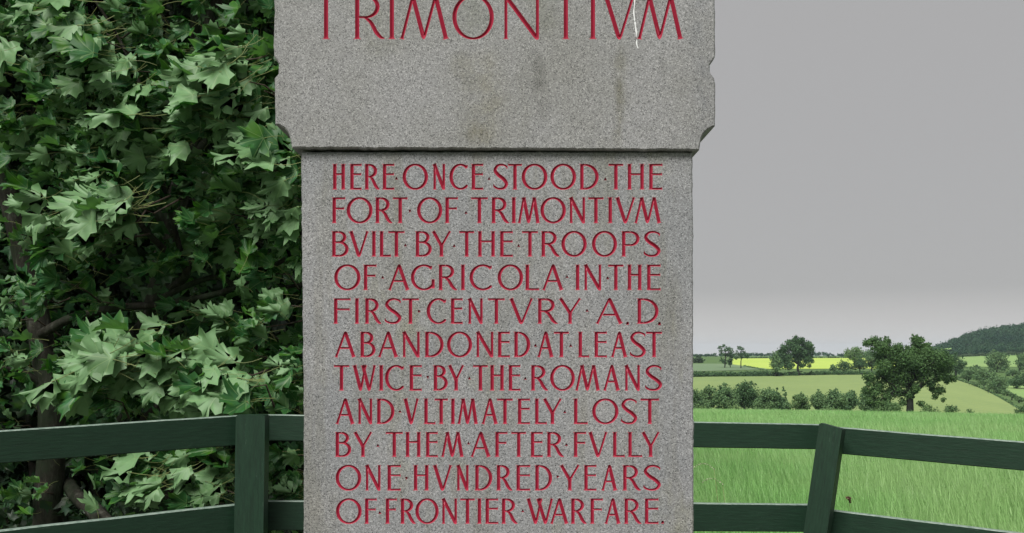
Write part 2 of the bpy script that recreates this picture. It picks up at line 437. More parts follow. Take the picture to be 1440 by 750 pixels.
def tubes(name, paths, mat, parent=None, sides=7, smooth=True):
    V, T = tube_mesh(paths, sides)
    me = bpy.data.meshes.new(name); me.from_pydata(V, [], [tuple(dict.fromkeys(t)) for t in T])
    me.polygons.foreach_set('use_smooth', [smooth]*len(me.polygons)); me.update()
    return link(name, me, parent, mat)
def wig(a, b, n, amp, r0, r1):
    a = Vector(a); b = Vector(b); out = []
    L_ = (b-a).length
    for i in range(n+1):
        t = i/n; p = a.lerp(b, t)
        if 0 < i < n: p = p+Vector((random.uniform(-1, 1), random.uniform(-1, 1), random.uniform(-1, 1)))*amp*L_
        out.append((p, r0+(r1-r0)*t))
    return out

def pix_tree(name, label, cat, bx, by, d, clumps, n, mat, leafpx=1.1, trunkpx=4, trunk_top=None, group=None, flat=.85, shell=.45, limbs=6):
    """a tree whose crown clumps are given as photograph pixels (x, y, r) at distance d"""
    X = (bx-720)/F*d; zb = zg(X, d); base = Vector((X, d, zb-.1))
    root = empty(name, base, label, cat, group)
    s = d/F; cl = []
    for (x, y, r) in clumps:
        q = P(x, y, d)-base; q.y += random.uniform(-.6, .6)*r*s
        r *= 1.04
        cl.append((q.x, q.y, q.z, r*s))
        for _ in range(3):
            a_ = random.uniform(0, 6.28); cl.append((q.x+math.cos(a_)*r*s*1.02, q.y+random.uniform(-.4, .4)*r*s, q.z+math.sin(a_)*r*s*1.02*(1 if math.sin(a_) > 0 else .8), r*s*random.uniform(.16, .34)))
        if r > 6: cl.append((q.x+random.uniform(-.3, .3)*r*s, q.y+random.choice((-1, 1))*r*s*.8, q.z+random.uniform(-.2, .2)*r*s, r*s*.8))
    V, T = leaf_cloud(cl, n, leafpx*s, flat, shell)
    if trunkpx:
        tr = trunkpx*s/2; cz = sum(c[2] for c in cl)/len(cl)
        top = Vector(trunk_top and tuple(P(trunk_top[0], trunk_top[1], d)-base) or (0, 0, max(.3, cz*.8)))
        paths = [wig((0, 0, 0), top, 5, .03, tr*1.25, tr*.6)]
        for c in sorted(cl, key=lambda c: -c[3])[:limbs]+random.sample(cl, min(len(cl), limbs)):
            st = Vector((0, 0, 0)).lerp(top, random.uniform(.55, 1)); paths.append(wig(st, (c[0], c[1], c[2]), 5, .06, tr*.5, tr*.1))
        tubes('trunk', paths, M_tbark, root, 6)
    link('crown', npmesh('crown', V, T), root, mat)
    return root

def bush_clumps(x0, x1, ytop, ybot, k=11, seed=0):
    r_ = random.Random(seed*31+int(x0)); out = []
    w_ = x1-x0; h = ybot-ytop
    for i in range(k):
        t = r_.random(); x = x0+w_*(.12+.76*t); prof = math.sin(math.pi*(.12+.76*t))**.7
        r = min(h, w_)*(.24+.16*r_.random()); y = ybot-h*prof*r_.uniform(.15, .95); y = max(y, ytop+r)
        out.append((x, y, r))
    out.append(((x0+x1)/2, ytop+min(h, w_)*.25, min(h, w_)*.25)); out.append(((x0+x1)/2, (ytop+ybot)/2+h*.1, min(h, w_)*.38))
    return out

# big oak at the edge of the near field
pix_tree('oak_tree', 'largest dark oak with ragged twin-topped crown rising behind the green crop field', 'tree', 1276, 590, 122,
    [(1238, 490, 13), (1228, 480, 8), (1219, 483, 6), (1247, 480, 6), (1252, 498, 14), (1243, 503, 12), (1262, 490, 8), (1290, 483, 9), (1284, 477, 6), (1296, 478, 5), (1304, 488, 7), (1300, 496, 12), (1282, 494, 8), (1266, 506, 17), (1288, 509, 19), (1312, 507, 17),
     (1328, 510, 12), (1240, 517, 13), (1226, 532, 8), (1222, 540, 5), (1236, 545, 11), (1228, 553, 7), (1250, 530, 14), (1272, 530, 17), (1300, 527, 17), (1322, 525, 12), (1334, 521, 7), (1262, 548, 12), (1248, 559, 9), (1243, 568, 7), (1314, 548, 6), (1316, 558, 5), (1309, 541, 6), (1330, 536, 5), (1285, 545, 8), (1270, 565, 6), (1296, 568, 5), (1232, 566, 8), (1218, 549, 6), (1224, 562, 7), (1216, 530, 5), (1246, 574, 9), (1260, 574, 7), (1304, 574, 5), (1322, 548, 7), (1338, 532, 6), (1326, 562, 4), (1277, 556, 7)],
    70000, M_oakl, 1.05, 10, (1282, 520), flat=1, shell=.2, limbs=14)
pix_tree('round_tree', 'dark rounded tree half hidden behind the right side of the big oak', 'tree', 1344, 530, solve_d(1344, 531),
    [(1344, 508, 10), (1350, 513, 8), (1338, 516, 9), (1348, 521, 7), (1340, 503, 6)], 2600, M_oak, .9, 3)
# trees along the upper hedge
pix_tree('field_oak', 'broad dark oak standing in front of the yellow field', 'tree', 1123, 523, 330,
    [(1119, 481, 7), (1126, 480, 6), (1110, 483, 6), (1134, 486, 7), (1140, 492, 6), (1104, 490, 7), (1117, 491, 9), (1130, 496, 8), (1100, 497, 7), (1107, 504, 9), (1122, 504, 7), (1134, 505, 7), (1141, 508, 4), (1095, 503, 6), (1139, 501, 5), (1110, 514, 7), (1127, 513, 5), (1138, 515, 3), (1099, 512, 5)],
    16000, M_oak, .95, 3.2, (1122, 500), flat=1, shell=.25, limbs=10)
pix_tree('hedgerow_tree', 'narrow bushy tree against the left side of the broad dark oak', 'tree', 1091, 523, 326,
    [(1090, 498, 4), (1092, 506, 6), (1088, 513, 6), (1096, 516, 6), (1086, 505, 4), (1091, 519, 6)], 1800, M_bush, .85, 2)
pix_tree('open_crowned_tree', 'slender open tree with leaning crown, leftmost on the skyline', 'tree', 1019, 515, 390,
    [(1013, 489, 3.5), (1018, 486, 2.5), (1021, 492, 4), (1026, 491, 4), (1028, 496, 3.5), (1024, 499, 4), (1017, 498, 3), (1016, 507, 3.5), (1020, 510, 3.5), (1014, 494, 3)], 1300, M_oak, .75, 1.4, (1021, 495), group=None)
pix_tree('thin_tree', 'thin tree with two tiers of foliage, right of the leaning open tree', 'tree', 1042, 517, 385,
    [(1040, 490, 3.5), (1044, 491, 3), (1036, 498, 4), (1042, 499, 4.5), (1049, 500, 4), (1046, 496, 3), (1035, 503, 3), (1051, 502, 2.5)], 1000, M_oak, .75, 1.3, (1042, 495))
pix_tree('shrubby_tree', 'small bush between the two slender skyline trees', 'tree', 1027, 514, 392,
    [(1027, 507, 3.5), (1029, 502, 3), (1026, 511, 3)], 500, M_oak, .75, 1)
pix_tree('skyline_tree', 'bluish round tree beside the edge of the stone', 'tree', 982, 513, 450,
    [(981, 506, 5), (986, 508, 5), (977, 508, 4), (983, 503, 4)], 900, M_far, .8, 1.5)
pix_tree('dome_tree', 'pale green dome-shaped tree above the end of the yellow field', 'tree', 1202, 509, 430,
    [(1203, 494, 8), (1195, 497, 7), (1211, 497, 7), (1190, 499, 4), (1203, 501, 8), (1217, 500, 4)], 2600, M_bushl, .85, 2)
pix_tree('hedgerow_tree', 'mid green tree left of the big oak top', 'tree', 1226, 522, 350,
    [(1224, 497, 7), (1230, 503, 7), (1220, 504, 6), (1228, 512, 7), (1218, 513, 5)], 2200, M_bush, .85, 2)
pix_tree('hedgerow_tree', 'dark small tree below the dome-shaped tree', 'tree', 1209, 523, 338,
    [(1209, 508, 6), (1205, 513, 6), (1214, 514, 6), (1200, 517, 4)], 1800, M_oak, .85, 2)
for (x0, x1, yt, yb, lb, mt) in [(1166, 1178, 513, 523, 'small pale bush on the hedge below the yellow field', M_bush), (1177, 1197, 507, 523, 'dark arching bush on the hedge below the yellow field', M_oak)]:
    pix_tree('hedge_bush', lb, 'bush', (x0+x1)/2, yb, 336, bush_clumps(x0, x1, yt, yb, 6, 1), 1200, mt, .8, 1.2, limbs=2)

def hedge(name, label, pts, hpx, wid, n, mat, leaf=.9, cat='hedge', group=None, var=.35, rr=(.35, .7)):
    """low hedge along (x pixel, distance) points; hpx height in pixels"""
    root = empty(name, GP(pts[0][0], pts[0][1]), label, cat, group); b = root.location.copy()
    cl = []; m = max(60, int(abs(pts[-1][0]-pts[0][0])/2.5))
    for i in range(m):
        t = i/(m-1)*(len(pts)-1); k = min(int(t), len(pts)-2); f = t-k
        x = pts[k][0]*(1-f)+pts[k+1][0]*f; d = pts[k][1]*(1-f)+pts[k+1][1]*f
        h = hpx*d/F*random.uniform(1-var, 1+var*.4); r = h*random.uniform(*rr)
        q = GP(x, d, h-r)-b; cl.append((q.x, q.y+random.uniform(-1, 1)*wid, q.z, r))
        q = GP(x, d, r*.5)-b; cl.append((q.x, q.y, q.z, r))
    V, T = leaf_cloud(cl, n, leaf*pts[0][1]/F, 1, .4)
    link('foliage', npmesh('foliage', V, T), root, mat)
    stems = [wig(GP(pts[0][0]+(pts[-1][0]-pts[0][0])*i/5, pts[0][1]+(pts[-1][1]-pts[0][1])*i/5)-b, GP(pts[0][0]+(pts[-1][0]-pts[0][0])*i/5, pts[0][1]+(pts[-1][1]-pts[0][1])*i/5, hpx*.5*pts[0][1]/F)-b, 3, .1, .12, .05) for i in range(1, 5)]
    for st_ in stems: tubes('stem', [st_], M_tbark, root, 5)
    return root
hedge('hedge', 'dark clipped hedge between the pale slope and the grey-green field', [(500, 325), (975, 325), (1080, 328)], 7.5, 1.0, 24000, M_oak, .85)
hedge('hedge', 'dark clipped hedge below the yellow field running to the big oak', [(1080, 328), (1160, 334), (1245, 336)], 6.5, 1.0, 7000, M_oak, .85)
hedge('hedge', 'low bright hedge along the left end of the yellow field', [(1046, 405), (1065, 380), (1085, 345)], 2.2, .4, 1300, M_bush, .7)
hedge('hedge', 'thin dark hedge along the top of the yellow field', [(1040, 520), (1120, 560), (1230, 570)], 2.4, .4, 2400, M_far, .7)
hedge('hedge', 'dark hedge under the hill wood at the top of the pasture', [(1335, 575), (1400, 560), (1560, 560)], 3.2, .6, 3200, M_far, .7)
hedge('hedge', 'overgrown hedge running down beside the pale slope to its right corner', [(1336, topA(1336)+3), (1362, topA(1362)+3), (1390, topA(1390)+3), (1418, topA(1418)+3), (1440, topA(1440)+3), (1470, topA(1470)+3)], 4, .8, 4200, M_bush, .8)

# shrub row behind the crest of the near field
shr = [(925, 962, 545, 582, M_bush, 'shrub mostly hidden behind the right edge of the stone'), (955, 990, 546, 582, M_bush, 'dark green shrub at the foot of the stone edge'), (985, 1010, 543, 582, M_bush, 'rounded shrub, second in the row from the stone'),
       (1004, 1034, 541, 582, M_bush, 'wide shrub left of the tallest shrub of the row'), (1028, 1066, 533, 582, M_oak, 'tallest and darkest shrub of the row behind the crop'),
       (1060, 1094, 545, 582, M_bush, 'airy shrub right of the tallest one'), (1082, 1098, 551, 582, M_oak, 'narrow dark shrub between two airy ones'),
       (1096, 1112, 549, 582, M_bush, 'conical young tree with a pointed top in the shrub row'), (1114, 1137, 553, 582, M_bushl, 'pale shrub standing alone between two gaps of the row'),
       (1140, 1165, 549, 582, M_bush, 'shrub just right of the second gap of the row'), (1158, 1188, 548, 582, M_bush, 'broad grey-green shrub in the right half of the row'),
       (1182, 1208, 550, 582, M_bush, 'shrub left of the lower boughs of the big oak'), (1203, 1231, 549, 582, M_bush, 'shrub below the left boughs of the big oak')]
for i, (x0, x1, yt, yb, mt, lb) in enumerate(shr):
    dd = 150+((i*37) % 5)*5
    cl = bush_clumps(x0, x1, yt, yb, 9, i+3)
    if 'conical' in lb: cl = [(1104, 578, 8), (1104, 570, 7), (1103, 562, 5), (1104, 555, 3), (1102, 549, 2), (1101, 545, 1.2), (1108, 572, 5)]
    pix_tree('field_shrub', lb, 'shrub', (x0+x1)/2, yb, dd, cl+[(((x0+x1)/2), 588, (x1-x0)*.4), (x0+4, 590, 8), (x1-4, 590, 8)], 9000, mt, 1.0, 2, group='shrubs in a row behind the crop field', limbs=8, shell=.3)
for i, (x0, x1, yt, lb) in enumerate([(1146, 1182, 571, 'low pale bramble patch in front of the shrub row'), (975, 998, 569, 'low pale undergrowth beside the stone edge'), (1020, 1044, 569, 'low pale undergrowth under the tallest shrub'),
        (1228, 1268, 562, 'pale rounded bush left of the big oak trunk'), (1290, 1328, 569, 'low grassy bush right of the big oak trunk'), (1328, 1347, 570, 'dark little bush at the right end of the scrub'), (1358, 1372, 574, 'tiny sprig standing alone on the field crest'), (1431, 1456, 566, 'dark bush on the crest at the right edge of the picture')]):
    pix_tree('low_bush', lb, 'bush', (x0+x1)/2, 580, 108, bush_clumps(x0, x1, yt, 584, 7, i)+[((x0+x1)/2, 588, (x1-x0)*.35)], 1500 if x1-x0 > 16 else 200, [M_bushl, M_bushl, M_bushl, M_bushl, M_bushl, M_bush, M_bush, M_oak][i], .8, 1.2, limbs=2)

# trees on the right below the wooded hill
for (bx, by, cl, n, mt, lb) in [
    (1402, 523, [(1402, 500, 8), (1396, 503, 8), (1408, 502, 8), (1391, 509, 7), (1402, 511, 9), (1413, 511, 7), (1397, 517, 7), (1408, 518, 7), (1417, 517, 4)], 3600, M_bush, 'large rounded tree standing in the pasture below the hill wood'),
    (1434, 522, [(1438, 502, 6), (1434, 510, 6), (1441, 508, 8), (1438, 516, 6), (1446, 515, 7)], 2400, M_bush, 'tree cut off by the right edge of the picture below the hill wood'),
    (1362, 536, [(1362, 524, 7), (1355, 527, 5), (1369, 525, 7), (1362, 531, 6)], 2000, M_bush, 'first dark shrub to the right of the big oak on the diagonal hedge'),
    (1383, 545, [(1383, 525, 8), (1375, 530, 7), (1391, 528, 8), (1384, 536, 8), (1378, 539, 5)], 3000, M_bush, 'tall grey-green shrub in the middle of the diagonal hedge'),
    (1402, 552, [(1402, 535, 9), (1395, 541, 8), (1408, 542, 8), (1401, 548, 7), (1411, 534, 6)], 3000, M_bush, 'largest grey-green shrub of the diagonal hedge'),
    (1416, 556, [(1416, 551, 4), (1412, 553, 3), (1419, 554, 3)], 700, M_bush, 'small round shrub below the largest one of the diagonal hedge'),
    (1423, 562, [(1423, 556, 3.5), (1427, 558, 3)], 600, M_bush, 'small dark shrub next lower on the diagonal hedge'),
    (1433, 566, [(1432, 561, 4), (1437, 562, 4)], 700, M_bush, 'lowest small shrub on the diagonal hedge'),
    (1430, 546, [(1426, 536, 7), (1434, 534, 8), (1441, 536, 8), (1430, 541, 6), (1420, 538, 5), (1447, 538, 7)], 3200, M_oak, 'dark spreading shrubs above the side pasture at the right edge'),
    (1424, 528, [(1424, 523, 4), (1417, 525, 4), (1431, 524, 5)], 900, M_bush, 'small bush under the large rounded pasture tree')]:
    pix_tree('hedge_shrub', lb, 'shrub', bx, by, solve_d(bx, by)-4, cl, n, mt, .85, 1.6, limbs=4)
for (x0, x1, yt, lb) in [(1344, 1362, 513, 'pale bush line under the bright pasture'), (1358, 1384, 514, 'grey bush under the left end of the bright pasture')]:
    pix_tree('hedge_shrub', lb, 'shrub', (x0+x1)/2, 522, 400, bush_clumps(x0, x1, yt, 524, 6, int(x0)), 1200, M_bush, .8, 1, limbs=2)

# distant woods that read as one mass
def wood(name, label, spots, mat, leaf, per):
    Vs = []; Ts = []; off = 0
    for (x, d, hp, con) in spots:
        b = GP(x, d); s = d/F; h = hp*s; cl = []
        if con: cl = [(b.x, b.y, b.z+h*t, h*.22*(1.05-t)) for t in (.2, .4, .6, .8, .95)]
        else:
            for _ in range(5): cl.append((b.x+random.uniform(-.45, .45)*h, b.y+random.uniform(-.4, .4)*h, b.z+h*random.uniform(.4, .8), h*random.uniform(.25, .42)))
        V, T = leaf_cloud(cl, per, leaf*s, .9, .5); Vs.append(V); Ts.append(T+off); off += len(V)
    return tag(link(name, npmesh(name, np.vstack(Vs), np.vstack(Ts)), mat=mat), label, 'wood', kind='stuff')
sp_ = []
for i in range(2600):
    x = random.uniform(1306, 1620); d = random.uniform(655, 1010)
    if 1322 < x < 1339 and 670 < d < 760: continue
    if random.random() < .25 and x > 1500: continue
    con = random.random() < .22; sp_.append((x, d, random.uniform(6, 11)*(1.3 if con else 1), con))
wood('hill_wood', 'dense dark mixed wood covering the hill at the right', sp_, M_wood_far, .8, 80)
sp_ = []
for i in range(700):
    x = random.uniform(150, 1330); d = random.uniform(760, 900)
    h = lerp_tab([(560, 4), (990, 4), (1000, 5), (1060, 6.5), (1090, 6), (1135, 5), (1145, 9), (1160, 7), (1175, 4.5), (1200, 5.5), (1300, 9), (1330, 10)], x)*random.uniform(.65, 1.05)
    sp_.append((x, d, h, False))
wood('skyline_wood', 'thin bluish line of distant woods on the skyline', sp_, M_wood_far, .7, 60)

# ------------------------------------------------------------------ crop blades
def tuft(name, n, rad, h, wdt, seed):
    r_ = random.Random(seed); V = []; T = []
    for i in range(n):
        a = r_.uniform(0, 6.283); q = rad*math.sqrt(r_.random()); x = q*math.cos(a); y = q*math.sin(a)
        hh = h*r_.uniform(.65, 1.1); lx = -hh*r_.uniform(-.08, .28); ly = hh*r_.uniform(-.2, .2); t = r_.uniform(0, 3.14); dx = math.cos(t)*wdt/2; dy = math.sin(t)*wdt/2
        b = len(V); V += [(x-dx, y-dy, 0), (x+dx, y+dy, 0), (x-dx*.8+lx*.35, y-dy*.8+ly*.35, hh*.6), (x+dx*.8+lx*.35, y+dy*.8+ly*.35, hh*.6), (x+lx, y+ly, hh*r_.uniform(.85, 1))]
        T += [(b, b+1, b+3), (b, b+3, b+2), (b+2, b+3, b+4)]
    me = npmesh(name, V, T); me.materials.append(M_blade); return me
def scatter(name, label, tufts, pts, scales):
    coll = bpy.data.collections.new(name+'_tufts')
    for i, me in enumerate(tufts): coll.objects.link(bpy.data.objects.new('grass_tuft', me))
    me = bpy.data.meshes.new(name); me.from_pydata([tuple(p) for p in pts], [], [])
    at = me.attributes.new('sz', 'FLOAT', 'POINT'); at.data.foreach_set('value', scales)
    o = link(name, me); tag(o, label, 'grass', kind='stuff')
    ng = bpy.data.node_groups.new(name, 'GeometryNodeTree')
    ng.interface.new_socket('Geometry', in_out='INPUT', socket_type='NodeSocketGeometry'); ng.interface.new_socket('Geometry', in_out='OUTPUT', socket_type='NodeSocketGeometry')
    i_ = ng.nodes.new('NodeGroupInput'); o_ = ng.nodes.new('NodeGroupOutput'); ip = ng.nodes.new('GeometryNodeInstanceOnPoints')
    ci = ng.nodes.new('GeometryNodeCollectionInfo'); ci.inputs[0].default_value = coll; ci.inputs['Separate Children'].default_value = True; ci.inputs['Reset Children'].default_value = True
    rv = ng.nodes.new('FunctionNodeRandomValue'); rv.data_type = 'FLOAT_VECTOR'; rv.inputs[0].default_value = (0, 0, -.7); rv.inputs[1].default_value = (0, 0, .7)
    na = ng.nodes.new('GeometryNodeInputNamedAttribute'); na.data_type = 'FLOAT'; na.inputs[0].default_value = 'sz'
    ng.links.new(i_.outputs[0], ip.inputs['Points']); ng.links.new(ci.outputs[0], ip.inputs['Instance']); ip.inputs['Pick Instance'].default_value = True
    ng.links.new(rv.outputs[0], ip.inputs['Rotation']); ng.links.new(na.outputs[0], ip.inputs['Scale']); ng.links.new(ip.outputs[0], o_.inputs[0])
    md = o.modifiers.new('scatter', 'NODES'); md.node_group = ng
    return o
def wedge(d0, d1, step, xl, xr):
    pts = []; sc = []; d = d0
    while d < d1:
        X = (xl-720)/F*d-1.5
        while X < (xr-720)/F*d+1.5:
            x = X+random.uniform(-.5, .5)*step; y = d+random.uniform(-.5, .5)*step
            if y > d0-.3: pts.append((x, y, zg(x, y))); sc.append(random.uniform(.8, 1.15)*(1+.25*noise.noise(Vector((x*.25, y*.25, 0)))))
            X += step
        d += step
    return pts, sc
p_, s_ = wedge(5.9, 13, .24, 560, 1620)
scatter('crop_near', 'tall bright green cereal crop leaning in the wind just beyond the fence', [tuft('tuft', 100, .3, .42, .006, k) for k in range(4)], p_, s_)
p_, s_ = wedge(13, 30, .42, 560, 1560)
scatter('crop_middle', 'green cereal crop in the middle of the near field', [tuft('tuft', 160, .5, .42, .009, k+10) for k in range(4)], p_, s_)
p_, s_ = wedge(30, 66, .8, 600, 1540)
scatter('crop_far', 'pale green cereal crop towards the crest of the near field', [tuft('tuft', 220, .95, .42, .018, k+20) for k in range(4)], p_, s_)

# ------------------------------------------------------------------ the stone
K, TH = .138, .078
def stroke(pts, hws):
    """quads of a stroke with varying half width, plus its centre points"""
    quads = []; n = len(pts); Ls = []; Rs = []
    for i in range(n):
        a = pts[max(0, i-1)]; b = pts[min(n-1, i+1)]
        dx, dy = b[0]-a[0], b[1]-a[1]; l = math.hypot(dx, dy) or 1; nx_, ny_ = -dy/l, dx/l
        Ls.append((pts[i][0]+nx_*hws[i], pts[i][1]+ny_*hws[i])); Rs.append((pts[i][0]-nx_*hws[i], pts[i][1]-ny_*hws[i]))
    for i in range(n-1): quads.append([Rs[i], Rs[i+1], Ls[i+1], Ls[i]])
    return quads, pts
def line(x0, y0, x1, y1, wd, s0=0, s1=0, fl=.035):
    """straight stroke with flared (serif) ends"""
    L_ = math.hypot(x1-x0, y1-y0); ts = [0]; hw = [wd/2+s0]
    if s0: ts += [fl*.35/L_, fl/L_]; hw += [wd/2+s0*.55, wd/2+s0*.12]
    m0 = fl*1.9/L_ if s0 else wd*.5/L_; m1 = 1-(fl*1.9/L_ if s1 else wd*.5/L_)
    if m0 < m1:
        for t in (m0, (m0*2+m1)/3, (m0+2*m1)/3, m1): ts.append(t); hw.append(wd/2)
    if s1: ts += [1-fl/L_, 1-fl*.35/L_]; hw += [wd/2+s1*.12, wd/2+s1*.55]
    ts.append(1); hw.append(wd/2+s1)
    return stroke([(x0+(x1-x0)*t, y0+(y1-y0)*t) for t in ts], hw)
def stem(x, k, s=.05, y0=0, y1=1): return line(x, y0, x, y1, k, s, s)
def arc(cx, cy, rx, ry, a0, a1, thick, thin, n=26, end0=1, end1=1, tilt=0):
    pts = []; hw = []
    for i in range(n+1):
        t = R(a0+(a1-a0)*i/n); pts.append((cx+rx*math.cos(t), cy+ry*math.sin(t)))
        k = abs(math.cos(t-R(tilt)))**1.3; h = (thin+(thick-thin)*k)/2
        if i == 0: h *= end0
        if i == n: h *= end1
        hw.append(h)
    return stroke(pts, hw)
def catmull(ps, n=7):
    out = []
    for i in range(len(ps)-1):
        p0 = ps[max(0, i-1)]; p1 = ps[i]; p2 = ps[i+1]; p3 = ps[min(len(ps)-1, i+2)]
        for j in range(n):
            t = j/n; out.append(tuple(.5*((2*p1[k])+(-p0[k]+p2[k])*t+(2*p0[k]-5*p1[k]+4*p2[k]-p3[k])*t*t+(-p0[k]+3*p1[k]-3*p2[k]+p3[k])*t**3) for k in range(len(p1))))
    out.append(tuple(ps[-1])); return out
def curve(ps, n=7):
    c = catmull(ps, n); return stroke([(p[0], p[1]) for p in c], [max(.008, p[2]/2) for p in c])
def bar(x0, x1, y, n, end=.036):      # horizontal thin stroke whose right end is flared
    return line(x0, y, x1, y, n, 0, end, .04)
def glyph(c, W, K=K, n=TH):
    k = K; S = .04
    a = k/2+S
    if c == 'I': return [stem(W/2, k)]
    if c == 'H': return [stem(a, k), stem(W-a, k), line(a, .6, W-a, .6, n)]
    if c == 'E': return [stem(a, k), bar(a, W, 1-n/2, n), bar(a, W-.01, .6, n), bar(a, W, n/2, n)]
    if c == 'F': return [stem(a, k), bar(a, W, 1-n/2, n), bar(a, W-.04, .57, n)]
    if c == 'L': return [stem(a, k), bar(a, W, n/2, n)]
    if c == 'T': return [stem(W/2+.0, k, y1=.97), line(0, 1-n/2, W, 1-n/2, n, .02, .02, .04)]
    if c == 'N': return [line(a-.01, 0, a-.01, 1, k*.72, .034, 0), line(W-a+.02, 0.0, W-a+.02, 1, k*.72, 0, .034), line(a-.03, 1, W-a+.03, -.01, k*1.0, .02, -k*.38, .06)]
    if c == 'V': return [line(a-.01, 1, W/2+.0, -.01, k, .035, -k*.38, .06), line(W-a+.02, 1, W/2+.01, .0, k*.62, .04, -k*.2, .06)]
    if c == 'A': return [line(a-.03, 0, W/2, 1.0, k*.65, .04, -k*.2, .05), line(W-a+.0, 0, W/2-.01, 1.01, k, .04, -k*.36, .05), line(W*.27, .36, W*.73, .36, n)]
    if c == 'Y': return [stem(W/2, k, y1=.44), line(a-.02, 1, W/2, .42, k*.95, .03, 0), line(W-a+.03, 1, W/2, .42, k*.62, .035, 0)]
    if c == 'M':
        l = W*.27; r = W*.735; m = W*.495
        return [line(.05, 0, l, .98, k*.68, .04, .01), line(l-.01, 1, m, .0, k, .02, -k*.38, .06), line(r, 1, m, .01, k*.68, .03, -k*.22, .06), line(r-.005, .99, W-a+.03, 0, k, .01, .035)]
    if c == 'W':
        q = W
        return [line(a-.02, 1, q*.36, -.01, k, .03, -k*.38, .06), line(q*.56, 1, q*.36, .0, k*.66, .03, -k*.2, .06), line(q*.44, 1, q*.72, -.01, k, .03, -k*.38, .06), line(q-.06, 1, q*.72, .0, k*.66, .035, -k*.2, .06)]
    if c == 'O': return [arc(W/2, .5, W/2-k/2, .5-n/2+.008, 90, 276, k, n, 26), arc(W/2, .5, W/2-k/2, .5-n/2+.008, 270, 456, k, n, 26)]
    if c == 'C': return [arc(W*.56, .5, W*.56-k/2, .5-n/2+.008, 48, 318, k, n, 34, 1.3, .5)] + [line(W*.56+(W*.56-k/2)*math.cos(R(48)), .5+.47*math.sin(R(48))-.02, W*.56+(W*.56-k/2)*math.cos(R(48))+.02, .5+.47*math.sin(R(48))+.11, n*.7, .0, .01)]
    if c == 'G':
        return [arc(W*.54, .5, W*.54-k/2, .5-n/2+.008, 50, 322, k, n, 34, 1.3, 1), line(W-k*.55, .07, W-k*.55, .43, k*.9, 0, .03),
                line(W*.54+(W*.54-k/2)*math.cos(R(50))-.01, .82, W*.54+(W*.54-k/2)*math.cos(R(50))+.02, .95, n*.7, 0, .01)]
    def bowl(xr, yt, yb, f=.62):
        ry = (yt-yb)/2; rx = min((xr-k/2-a)*f, ry*1.15*H_); cx0 = xr-k/2-rx; yc = (yt+yb)/2
        return [line(a, yt, cx0, yt, n), arc(cx0, yc, rx, ry, 90, -90, k, n, 18), line(a, yb, cx0, yb, n)]
    H_ = 1.0
    hi, lo = 1-n/2, n/2
    if c == 'D': return [stem(a, k)]+bowl(W, hi, lo, .8)
    if c == 'B': return [stem(a, k)]+bowl(W*.87, hi, .565, .7)+bowl(W, .565, lo, .7)
    if c == 'P': return [stem(a, k)]+bowl(W, hi, .455, .75)
    if c == 'R':
        bw = W*.84
        return [stem(a, k)]+bowl(bw, hi, .50, .75)+[curve([(a+(bw-a)*.32, .50, n), (W*.56, .38, k*.85), (W*.72, .17, k*.95), (W*.87, .05, k*.75), (W, .02, .02)], 6)]
    if c == 'S':
        return [curve([(W*.90, .80, .02), (W*.91, .89, n*.9), (W*.62, .968, n), (W*.30, .93, k*.72), (W*.13, .76, k*.95), (W*.33, .58, k*1.05), (W*.70, .41, k*1.05), (W-k*.48, .23, k), (W*.72, .065, k*.75), (W*.36, .04, n), (W*.08, .12, n), (W*.05, .22, .02)], 5)]
    if c == '^': return [([[(0, 0), (W, 0), (W/2, .125)]], [(W/2, .042)])]
    if c == 'v': return [([[(0, .13), (W/2, 0), (W, .13)]], [(W/2, .085)])]
    if c == '>': return [([[(0, 0), (W, .065), (0, .13)]], [(W*.33, .065)])]
    if c == '.': return [([[(0, 0), (W, 0), (W*.95, .11), (.02, .12)]], [(W/2, .055)])]
    return []

def seg_dist(pts, A, B):
    """distance of each point to the nearest of the segments A-B"""
    d = B-A; l2 = np.maximum((d**2).sum(1), 1e-14)
    out = np.empty(len(pts))
    for i, p in enumerate(pts):
        t = np.clip(((p-A)*d).sum(1)/l2, 0, 1); q = A+d*t[:, None]-p; out[i] = math.sqrt((q**2).sum(1).min())
    return out

def carve(strokes, ox, oz, H):
    """-> verts (x, z, depth), inside tris, boundary edges as point pairs"""
    vs = []; fs = []; es = []
    for quads, centre in strokes:
        for q in quads:
            b = len(vs); vs += [Vector((ox+p[0]*H, oz+p[1]*H)) for p in q]; fs.append(list(range(b, b+len(q))))
        b = len(vs); vs += [Vector((ox+p[0]*H, oz+p[1]*H)) for p in centre]
        es += [(b+i, b+i+1) for i in range(len(centre)-1)]
    V, E, Fc, ov, oe, of = delaunay_2d_cdt(vs, es, fs, 0, 1e-5)
    ins = [f for f, s in zip(Fc, of) if len(s)]
    cnt = {}
    for f in ins:
        for i in range(len(f)):
            e = (f[i], f[(i+1) % len(f)]); k = (min(e), max(e)); cnt[k] = cnt.get(k, 0)+1
    bd = [k for k, c in cnt.items() if c == 1]
    A = np.array([V[a][:] for a, b in bd]); B = np.array([V[b][:] for a, b in bd])
    bset = {i for e in bd for i in e}
    used = sorted({i for f in ins for i in f}); mp = {u: i for i, u in enumerate(used)}
    pts = np.array([V[u][:] for u in used]); dist = seg_dist(pts, A, B)
    dist[[i for i, u in enumerate(used) if u in bset]] = 0
    return pts, dist, [tuple(mp[i] for i in f) for f in ins], [(tuple(V[a]), tuple(V[b])) for a, b in bd]

